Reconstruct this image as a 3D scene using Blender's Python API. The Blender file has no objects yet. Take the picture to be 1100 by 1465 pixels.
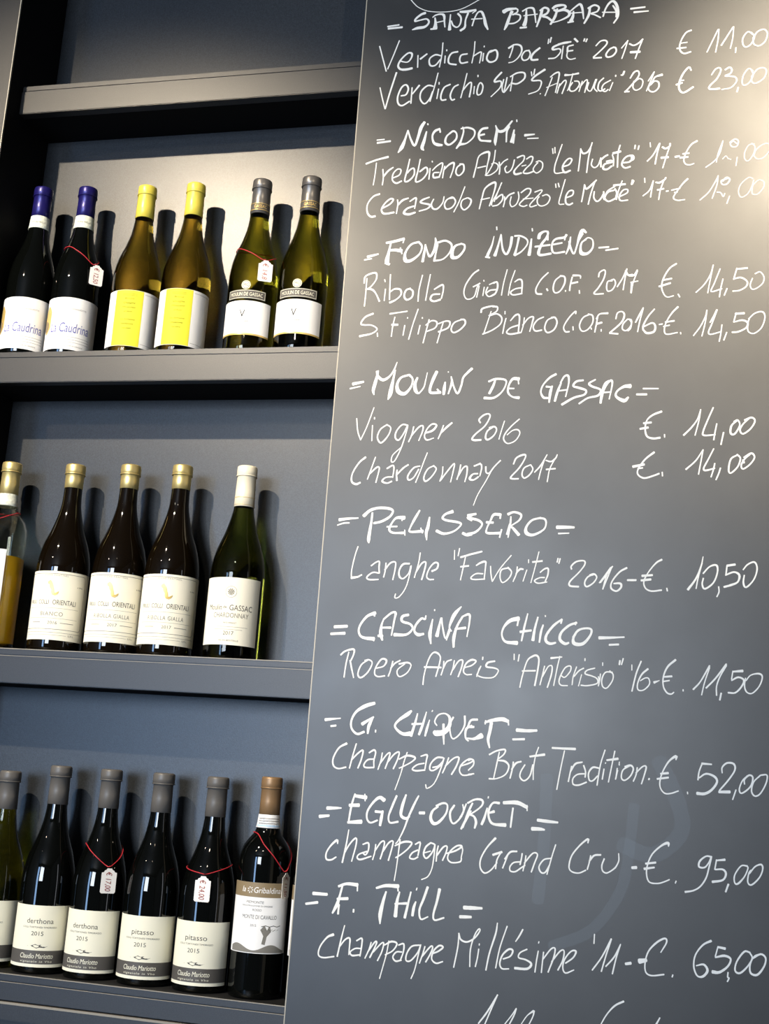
import bpy, bmesh, math, random
from mathutils import Vector, Matrix

random.seed(7)
scene = bpy.context.scene
COL = scene.collection
EYE = 1.55                      # height of the camera above the floor
def W(x, y, z): return (x, y, z + EYE)

# ------------------------------------------------------------------ camera
cam_data = bpy.data.cameras.new('camera')
cam = bpy.data.objects.new('camera', cam_data); COL.objects.link(cam)
cam_data.sensor_fit = 'HORIZONTAL'; cam_data.sensor_width = 36.0
cam_data.lens = 1831.9 / 1100 * 36.0
cam_data.clip_start = .05
right = Vector((0.96767063, 0.24251815, 0.06927114))
up = Vector((-0.01445504, -0.22087094, 0.97519592))
fwd = Vector((-0.25180269, 0.94466977, 0.21022472))
m = Matrix((right, up, -fwd)).transposed().to_4x4()
m.translation = Vector(W(0, -1.78, 0))
cam.matrix_world = m
scene.camera = cam

# ------------------------------------------------------------------ world, exposure
world = bpy.data.worlds.new('room_air'); scene.world = world; world.use_nodes = True
world.node_tree.nodes['Background'].inputs[0].default_value = (.55, .65, .85, 1)
world.node_tree.nodes['Background'].inputs[1].default_value = .05
scene.view_settings.view_transform = 'Standard'
scene.view_settings.look = 'None'
scene.view_settings.exposure = 0.0
scene.view_settings.gamma = 1.0
scene.view_settings.use_curve_mapping = False
scene.cycles.use_denoising = True
scene.cycles.max_bounces = 14
scene.cycles.transmission_bounces = 12
scene.cycles.glossy_bounces = 5

# ------------------------------------------------------------------ lights
def spot(name, loc, aim, power, size, color, radius, blend=.4):
    d = bpy.data.lights.new(name, 'SPOT'); d.energy = power; d.color = color
    d.spot_size = math.radians(size); d.spot_blend = blend; d.shadow_soft_size = radius
    o = bpy.data.objects.new(name, d); COL.objects.link(o)
    o.location = W(*loc)
    o.rotation_euler = (Vector(W(*aim)) - Vector(W(*loc))).to_track_quat('-Z', 'Y').to_euler()
    return o
def area(name, loc, aim, power, sx, sy, color):
    d = bpy.data.lights.new(name, 'AREA'); d.energy = power; d.color = color
    d.shape = 'RECTANGLE'; d.size = sx; d.size_y = sy
    o = bpy.data.objects.new(name, d); COL.objects.link(o)
    o.location = W(*loc)
    o.rotation_euler = (Vector(W(*aim)) - Vector(W(*loc))).to_track_quat('-Z', 'Y').to_euler()
    return o
WARM = (1, .84, .62)
spot('ceiling_spot', (-1.54, -1.85, 1.80), (-.98, .1, .43), 385, 43, WARM, .022, .8)
spot('ceiling_spot', (.24, -1.65, 1.83), (.26, 0, .84), 235, 34, WARM, .06, .7)
spot('ceiling_spot', (-.50, -2.9, 1.75), (.0, 0, .42), 95, 32, WARM, .05, .6)
spot('ceiling_spot', (-2.6, -2.9, 1.75), (-1, 0, .3), 14, 60, WARM, .02)
spot('ceiling_spot', (1.3, -3.2, 1.75), (.02, 0, 1.15), 150, 27, WARM, .02)
area('shop_window', (-3.4, -6.4, .3), (-2.6, 0, .1), 120, .9, 2.8, (.36, .60, 1))
area('shop_window', (-1.5, -6.4, .85), (-1.0, 0, .2), 255, 1.7, 1.7, (.80, .89, 1))
area('side_streak_light', (3.1, -1.8, .1), (-.9, 0, .0), 5, .22, 2.6, (.9, .92, 1))  # narrow unseen strip light, added for a grey streak on the bottles

# ------------------------------------------------------------------ materials
MATS = {}
def mat(name, base=(.5, .5, .5), rough=.5, metal=0, spec=.5, trans=0, ior=1.45, coat=0,
        noise=0, nscale=400, bump=0, bscale=900, alpha=1, rvar=0):
    if name in MATS: return MATS[name]
    M = bpy.data.materials.new(name); M.use_nodes = True
    nt = M.node_tree; b = nt.nodes['Principled BSDF']
    b.inputs['Base Color'].default_value = (*base, 1)
    b.inputs['Roughness'].default_value = rough
    b.inputs['Metallic'].default_value = metal
    b.inputs['Specular IOR Level'].default_value = spec
    b.inputs['Transmission Weight'].default_value = trans
    b.inputs['IOR'].default_value = ior
    b.inputs['Coat Weight'].default_value = coat
    b.inputs['Alpha'].default_value = alpha
    if noise or bump or rvar:
        tc = nt.nodes.new('ShaderNodeTexCoord')
    if noise:
        n = nt.nodes.new('ShaderNodeTexNoise'); n.inputs['Scale'].default_value = nscale
        n.inputs['Detail'].default_value = 4
        nt.links.new(tc.outputs['Object'], n.inputs['Vector'])
        r = nt.nodes.new('ShaderNodeMapRange')
        r.inputs['From Min'].default_value = .3; r.inputs['From Max'].default_value = .7
        r.inputs['To Min'].default_value = 1 - noise; r.inputs['To Max'].default_value = 1 + noise
        nt.links.new(n.outputs['Fac'], r.inputs['Value'])
        v = nt.nodes.new('ShaderNodeVectorMath'); v.operation = 'SCALE'
        v.inputs[0].default_value = base
        nt.links.new(r.outputs['Result'], v.inputs['Scale'])
        nt.links.new(v.outputs['Vector'], b.inputs['Base Color'])
    if rvar:
        n2 = nt.nodes.new('ShaderNodeTexNoise'); n2.inputs['Scale'].default_value = 6
        n2.inputs['Detail'].default_value = 5
        nt.links.new(tc.outputs['Object'], n2.inputs['Vector'])
        r2 = nt.nodes.new('ShaderNodeMapRange')
        r2.inputs['From Min'].default_value = .3; r2.inputs['From Max'].default_value = .7
        r2.inputs['To Min'].default_value = rough - rvar; r2.inputs['To Max'].default_value = rough + rvar
        nt.links.new(n2.outputs['Fac'], r2.inputs['Value'])
        nt.links.new(r2.outputs['Result'], b.inputs['Roughness'])
    if bump:
        n3 = nt.nodes.new('ShaderNodeTexNoise'); n3.inputs['Scale'].default_value = bscale
        n3.inputs['Detail'].default_value = 3
        nt.links.new(tc.outputs['Object'], n3.inputs['Vector'])
        bp = nt.nodes.new('ShaderNodeBump'); bp.inputs['Strength'].default_value = bump
        bp.inputs['Distance'].default_value = .0006
        nt.links.new(n3.outputs['Fac'], bp.inputs['Height'])
        nt.links.new(bp.outputs['Normal'], b.inputs['Normal'])
    MATS[name] = M
    return M
BOARD = mat('slate_black_board', (.026, .027, .028), .38, spec=.62, noise=.10, nscale=18, bump=.05, bscale=1500, rvar=.03)
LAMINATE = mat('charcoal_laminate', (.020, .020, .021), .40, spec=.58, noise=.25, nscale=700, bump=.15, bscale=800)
BACKMAT = mat('grained_back_laminate', (.024, .028, .034), .33, spec=.52, noise=.35, nscale=600, bump=.22, bscale=700)
SOFFIT = mat('shaded_inner_face', (.006, .006, .007), .75, spec=.15)  # laminate blackened so the shade of undersides and niche side is in the colour
EDGELINE = mat('bevel_catchlight', (.26, .23, .18), .4)  # pale tone stands in for light caught on the shelf bevels
EDGE = mat('lit_chamfer_edge', (.42, .38, .30), .4)  # lighter warm tone paints the chamfer as if catching light
PAINT = mat('white_marker_paint', (.76, .755, .72), .6, noise=.05, nscale=120)
GHOST = mat('wiped_marker_haze', (.45, .55, .65), .6, alpha=.06)
WALLM = mat('painted_wall', (.10, .095, .09), .8, noise=.05, nscale=5)
FLOORM = mat('floor_boards_finish', (.03, .022, .016), .5, noise=.2, nscale=8)
BLACK_GLASS = mat('near_black_glass', (.0015, .0018, .0015), .03, spec=.6)
BROWN_GLASS = mat('dark_brown_glass', (.004, .0024, .001), .03, spec=.6)
OLIVE_GLASS = mat('olive_glass_with_wine', (.29, .24, .012), .0, trans=1, ior=1.36)
AMBER_GLASS = mat('amber_glass_with_wine', (.33, .20, .018), .0, trans=1, ior=1.36)
DEEP_GLASS = mat('deep_green_glass_with_wine', (.13, .13, .015), .0, trans=1, ior=1.36)
CLEAR_GLASS = mat('pale_glass', (.97, .95, .84), .0, trans=1, ior=1.36)
WINE = mat('golden_wine', (1, .62, .03), .0, trans=.55, ior=1.34)
BLUE_FOIL = mat('dark_blue_foil', (.014, .011, .11), .3, metal=.35)
YELLOW_CAP = mat('yellow_capsule_plastic', (.62, .52, .07), .32)
GREY_CAP = mat('warm_grey_capsule', (.105, .098, .09), .42)
GREY_FOIL = mat('dark_grey_foil', (.15, .14, .13), .34, metal=.5)
GOLD_FOIL = mat('gold_foil', (.86, .68, .28), .38, metal=.75)
CREAM_CAP = mat('cream_capsule', (.82, .74, .56), .38)
BROWN_CAP = mat('copper_brown_capsule', (.26, .16, .08), .4, metal=.3)
PAPER = mat('white_label_paper', (.84, .83, .81), .6, spec=.15)
CREAM = mat('cream_label_paper', (.86, .82, .68), .6, spec=.15)
IVORY = mat('ivory_label_paper', (.80, .77, .62), .6, spec=.15)
YELLOW = mat('yellow_print', (.74, .70, .05), .6, spec=.15)
BAND = mat('neck_band_paper', (.72, .74, .62), .6, noise=.25, nscale=260)
GOLD = mat('gold_print', (.70, .50, .16), .4, metal=.4)
INK = mat('dark_ink', (.03, .03, .03), .7, spec=.1)
GREYINK = mat('grey_ink', (.095, .092, .085), .7, spec=.1)
PALEINK = mat('pale_grey_ink', (.21, .20, .175), .7, spec=.1)
BLUEINK = mat('violet_blue_ink', (.10, .11, .36), .7, spec=.1)
OLIVEINK = mat('olive_ink_on_yellow', (.22, .20, .015), .7, spec=.1)
DARKBAND = mat('charcoal_label_band', (.085, .078, .07), .55)
TANBAND = mat('tan_brown_label_band', (.24, .18, .10), .55)
TAGCARD = mat('white_tag_card', (.86, .83, .78), .6, spec=.15)
REDINK = mat('red_brown_ink', (.32, .06, .05), .6, spec=.15)
RED = mat('red_cord', (.45, .02, .03), .5)
WATERBLUE = mat('pale_blue_print', (.45, .62, .78), .6)

# ------------------------------------------------------------------ helpers
def link(name, me, material, parent=None, smooth=False):
    o = bpy.data.objects.new(name, me); COL.objects.link(o)
    if material is not None and not me.materials: me.materials.append(material)
    if smooth:
        for f in me.polygons: f.use_smooth = True
    if parent is not None: o.parent = parent
    return o
def thing(name, label, cat, loc=(0, 0, 0), group=None):
    o = bpy.data.objects.new(name, None); COL.objects.link(o)
    o.location = loc; o.empty_display_size = .05
    o['label'] = label; o['category'] = cat
    if group: o['group'] = group
    return o
def box_mesh(name, x0, x1, y0, y1, z0, z1, bevel=0.0):
    bm = bmesh.new(); bmesh.ops.create_cube(bm, size=1)
    bmesh.ops.scale(bm, vec=(x1 - x0, y1 - y0, z1 - z0), verts=bm.verts)
    bmesh.ops.translate(bm, vec=((x0 + x1) / 2, (y0 + y1) / 2, (z0 + z1) / 2), verts=bm.verts)
    if bevel: bmesh.ops.bevel(bm, geom=bm.edges[:], offset=bevel, segments=2, affect='EDGES')
    me = bpy.data.meshes.new(name); bm.to_mesh(me); bm.free(); return me
def box(name, x0, x1, y0, y1, z0, z1, material, parent=None, bevel=0.0, kind=None):
    o = link(name, box_mesh(name, x0, x1, y0, y1, z0 + (EYE if parent is None or parent.get('abs') else 0), z1 + (EYE if parent is None or parent.get('abs') else 0), bevel), material, parent)
    if kind: o['kind'] = kind
    return o
def raw(name, verts, faces, material, parent=None, smooth=False):
    me = bpy.data.meshes.new(name); me.from_pydata(verts, [], faces); me.update()
    return link(name, me, material, parent, smooth)
def lathe(name, prof, material, parent, seg=56):
    """prof: (radius, height) in metres, bottom to top"""
    vs, fs, rings = [], [], []
    for r, z in prof:
        if r < 1e-6: rings.append([len(vs)]); vs.append((0, 0, z))
        else:
            rings.append(list(range(len(vs), len(vs) + seg)))
            vs += [(r * math.cos(2 * math.pi * i / seg), r * math.sin(2 * math.pi * i / seg), z) for i in range(seg)]
    for a, b in zip(rings, rings[1:]):
        if len(a) == 1 and len(b) == 1: continue
        for i in range(seg):
            j = (i + 1) % seg
            if len(a) == 1: fs.append((a[0], b[j], b[i]))
            elif len(b) == 1: fs.append((a[i], a[j], b[0]))
            else: fs.append((a[i], a[j], b[j], b[i]))
    return raw(name, vs, fs, material, parent, True)
def smooth_prof(pts, n=5):
    out = []
    for k in range(len(pts) - 1):
        p0 = pts[max(k - 1, 0)]; p1 = pts[k]; p2 = pts[k + 1]; p3 = pts[min(k + 2, len(pts) - 1)]
        for i in range(n):
            t = i / n
            out.append(tuple(.5 * (2 * p1[c] + (p2[c] - p0[c]) * t + (2 * p0[c] - 5 * p1[c] + 4 * p2[c] - p3[c]) * t * t
                             + (3 * p1[c] - p0[c] - 3 * p2[c] + p3[c]) * t ** 3) for c in (0, 1)))
    out.append(pts[-1]); return out
def cyl(th, z, r): return (r * math.sin(th), -r * math.cos(th), z)   # th=0 faces the room
def patch(name, r, th0, th1, zb, zt, material, parent, seg=36, thick=.00025, zfun=None):
    """curved sheet of paper lying on a cylinder, with real thickness"""
    vs, fs = [], []
    for rr in (r, r + thick):
        for i in range(seg + 1):
            t = th0 + (th1 - th0) * i / seg
            zb_, zt_ = (zb, zt) if zfun is None else zfun(i / seg)
            vs.append(cyl(t, zb_, rr)); vs.append(cyl(t, zt_, rr))
    n = 2 * (seg + 1)
    for i in range(seg):
        a = 2 * i
        fs.append((n + a, n + a + 2, n + a + 3, n + a + 1))
        fs.append((a, a + 1, a + 3, a + 2))
        fs.append((a + 1, n + a + 1, n + a + 3, a + 3)); fs.append((a, a + 2, n + a + 2, n + a))
    fs.append((0, n, n + 1, 1)); fs.append((2 * seg, 2 * seg + 1, n + 2 * seg + 1, n + 2 * seg))
    return raw(name, vs, fs, material, parent, False)
_txt = {}
def glyphs(s, shear=0.0, spacing=1.0):
    key = (s, shear, spacing)
    if key in _txt: return _txt[key]
    cu = bpy.data.curves.new('lettering_curve', 'FONT'); cu.body = s; cu.shear = shear
    cu.space_character = spacing; cu.resolution_u = 3
    o = bpy.data.objects.new('lettering_tmp', cu); COL.objects.link(o)
    dg = bpy.context.evaluated_depsgraph_get(); dg.update()
    me = o.evaluated_get(dg).to_mesh()
    vs = [tuple(v.co) for v in me.vertices]; fs = [tuple(f.vertices) for f in me.polygons]
    o.evaluated_get(dg).to_mesh_clear()
    bpy.data.objects.remove(o); bpy.data.curves.remove(cu)
    xs = [v[0] for v in vs]; ys = [v[1] for v in vs]
    x0, x1, y0 = min(xs), max(xs), min(0, min(ys)); y1 = max(ys)
    _txt[key] = ([((x - x0) / (x1 - x0), y / .72) for x, y, _ in vs], fs)
    return _txt[key]
class Print:
    """flat printed lettering bent onto a cylinder of radius r, one mesh"""
    def __init__(self, r, th): self.r, self.th, self.v, self.f = r, th, [], []
    def text(self, s, xc, z, w, h, shear=0.0, spacing=1.0):
        vs, fs = glyphs(s, shear, spacing); n = len(self.v)
        for x, y in vs: self.v.append(cyl(self.th + (xc + (x - .5) * w) / self.r, z + y * h, self.r))
        self.f += [tuple(i + n for i in f) for f in fs]; return self
    def poly(self, pts):
        n = len(self.v)
        for x, z in pts: self.v.append(cyl(self.th + x / self.r, z, self.r))
        self.f.append(tuple(range(n, n + len(pts)))); return self
    def rule(self, x0, x1, z, t, steps=14):
        for i in range(steps):
            a = x0 + (x1 - x0) * i / steps; b = x0 + (x1 - x0) * (i + 1) / steps
            self.poly([(a, z), (b, z), (b, z + t), (a, z + t)])
        return self
    def vrule(self, x, z0, z1, t): return self.poly([(x, z0), (x + t, z0), (x + t, z1), (x, z1)])
    def ring(self, xc, z, r0, r1, n=20):
        for i in range(n):
            a, b = 2 * math.pi * i / n, 2 * math.pi * (i + 1) / n
            self.poly([(xc + r * math.cos(t), z + r * math.sin(t)) for r, t in ((r0, a), (r0, b), (r1, b), (r1, a))])
        return self
    def build(self, material, parent, name='lettering'):
        return raw(name, self.v, self.f, material, parent)
def ribbon(strokes, off, axis_map, k=4):
    """pen strokes [(x, z, width)...] -> flat ribbons with rounded ends"""
    V, F = [], []
    for sidx, st in enumerate(strokes):
        if len(st) == 1: st = st + [(st[0][0] + .0005, st[0][1], st[0][2])]
        P = []
        n = len(st)
        for i in range(n - 1):
            p0 = st[i - 1] if i else tuple(2 * st[0][c] - st[1][c] for c in range(3))
            p1, p2 = st[i], st[i + 1]
            p3 = st[i + 2] if i + 2 < n else tuple(2 * st[-1][c] - st[-2][c] for c in range(3))
            kk = k if n > 2 else 2
            for j in range(kk):
                t = j / kk
                P.append(tuple(.5 * (2 * p1[c] + (p2[c] - p0[c]) * t + (2 * p0[c] - 5 * p1[c] + 4 * p2[c] - p3[c]) * t * t
                               + (3 * p1[c] - p0[c] - 3 * p2[c] + p3[c]) * t ** 3) for c in range(3)))
        P.append(st[-1])
        base = len(V); L = len(P); prev = None
        for i, (x, z, w) in enumerate(P):
            a = P[max(i - 1, 0)]; b = P[min(i + 1, L - 1)]
            dx, dz = b[0] - a[0], b[1] - a[1]; l = math.hypot(dx, dz) or 1
            dx, dz = dx / l, dz / l; h = max(w, .0004) / 2 * random.uniform(.95, 1.05)
            o_ = off + sidx * 1.2e-5 + i * 3e-6
            V.append(axis_map(x - dz * h, z + dx * h, o_)); V.append(axis_map(x + dz * h, z - dx * h, o_))
            if i: F.append((base + 2 * i - 2, base + 2 * i - 1, base + 2 * i + 1, base + 2 * i))
        for end in (0, 1):                       # rounded, slightly flattened pen ends
            i = 0 if end == 0 else L - 1; x, z, w = P[i]; q = P[1] if end == 0 else P[L - 2]
            dx, dz = x - q[0], z - q[1]; l = math.hypot(dx, dz) or 1; dx, dz = dx / l, dz / l; h = max(w, .0004) / 2
            idx = []
            for t in range(6):
                an = -math.pi / 2 + math.pi * t / 5
                ox, oz = math.cos(an) * h * .55, math.sin(an) * h
                idx.append(len(V)); V.append(axis_map(x + dx * ox - dz * oz, z + dz * ox + dx * oz, off + sidx * 1.2e-5 + i * 3e-6 + 1.5e-6 + end * 3e-6))
            F.append(tuple(idx))
    return V, F

# ------------------------------------------------------------------ setting
def struct(name, *a):
    o = box(name, *a); o['kind'] = 'structure'; return o
struct('floor', -4.2, 3.2, -6.6, .16, -EYE - .1, -EYE, FLOORM)
struct('ceiling', -4.2, 3.2, -6.6, .16, 2.05, 2.15, WALLM)
struct('wall_back', -4.2, 3.2, .16, .26, -EYE, 2.05, WALLM)
struct('wall_left', -4.3, -4.2, -6.6, .26, -EYE, 2.05, WALLM)
struct('wall_right', 3.2, 3.3, -6.6, .26, -EYE, 2.05, WALLM)

# ------------------------------------------------------------------ wine shelving
XP, XB, DEP, PROT = -1.1748, -.5535, .1027, .0398
SZ = [1.141, .656, .171, -.302]                      # shelf tops, from eye height
T, H = .0105, .053
XR = -.30                                            # shelves run on behind the menu board
unit = thing('shelf_unit', 'charcoal laminate wall shelving holding wine bottles, left of the handwritten menu board', 'shelf', W(0, 0, -EYE))
def upart(name, x0, x1, y0, y1, z0, z1, material, parent=unit, bevel=0.0):
    me = box_mesh(name, x0, x1, y0, y1, z0 + EYE, z1 + EYE, bevel)
    return link(name, me, material, parent)
upart('back_panel', XP - .6, XR + .02, DEP, DEP + .018, -EYE, 2.0, BACKMAT)
sp = upart('side_panel', XP - .55, XP - .0015, -PROT, DEP - .0005, -EYE, 2.0, LAMINATE)
upart('inner_shade_skin', XP - .0014, XP + .0003, -PROT + .0035, DEP - .0006, -EYE, 2.0, SOFFIT, sp)  # thin skin added to carry the dark shade of the niche side
upart('lit_edge_band', XP - .0015, XP, -PROT, -PROT + .003, -EYE, 2.0, EDGE, sp)
upart('side_panel', XR, XR + .02, -.012, DEP - .0005, -EYE, 2.0, LAMINATE)
for k, z in enumerate(SZ):
    sh = upart('shelf', XP + .0004, XR - .0004, .0002, DEP - .0005, z - T, z, LAMINATE, unit, .0014)
    if k < 3:
        upart('fascia', XP + .0004, XR - .0004, -.0012, .018, z - H, z - T - .0004, LAMINATE, sh, .0010)
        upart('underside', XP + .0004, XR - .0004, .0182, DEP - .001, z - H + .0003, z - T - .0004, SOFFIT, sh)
    else:
        upart('fascia', XP + .0004, XR - .0004, -.0012, DEP - .001, z - T - .026, z - T - .0004, LAMINATE, sh, .0010)
    if k > 1:
        upart('edge_line', XP + .0006, XR - .0006, -.0008, .0006, z - .0011, z + .0002, EDGELINE, sh)  # bright bevel lines painted as thin strips on the lower shelves
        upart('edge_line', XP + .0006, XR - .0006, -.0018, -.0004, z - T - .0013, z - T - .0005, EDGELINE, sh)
low = upart('lower_panel', XP + .0004, XR - .0004, -.0105, .02, SZ[3] - .063, SZ[3] - T - .0268, LAMINATE, unit, .0022)
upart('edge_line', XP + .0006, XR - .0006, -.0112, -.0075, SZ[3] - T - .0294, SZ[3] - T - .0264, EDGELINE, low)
upart('plinth_panel', XP + .0004, XR - .0004, .006, .03, -EYE, SZ[3] - .0636, LAMINATE, unit)

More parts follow.
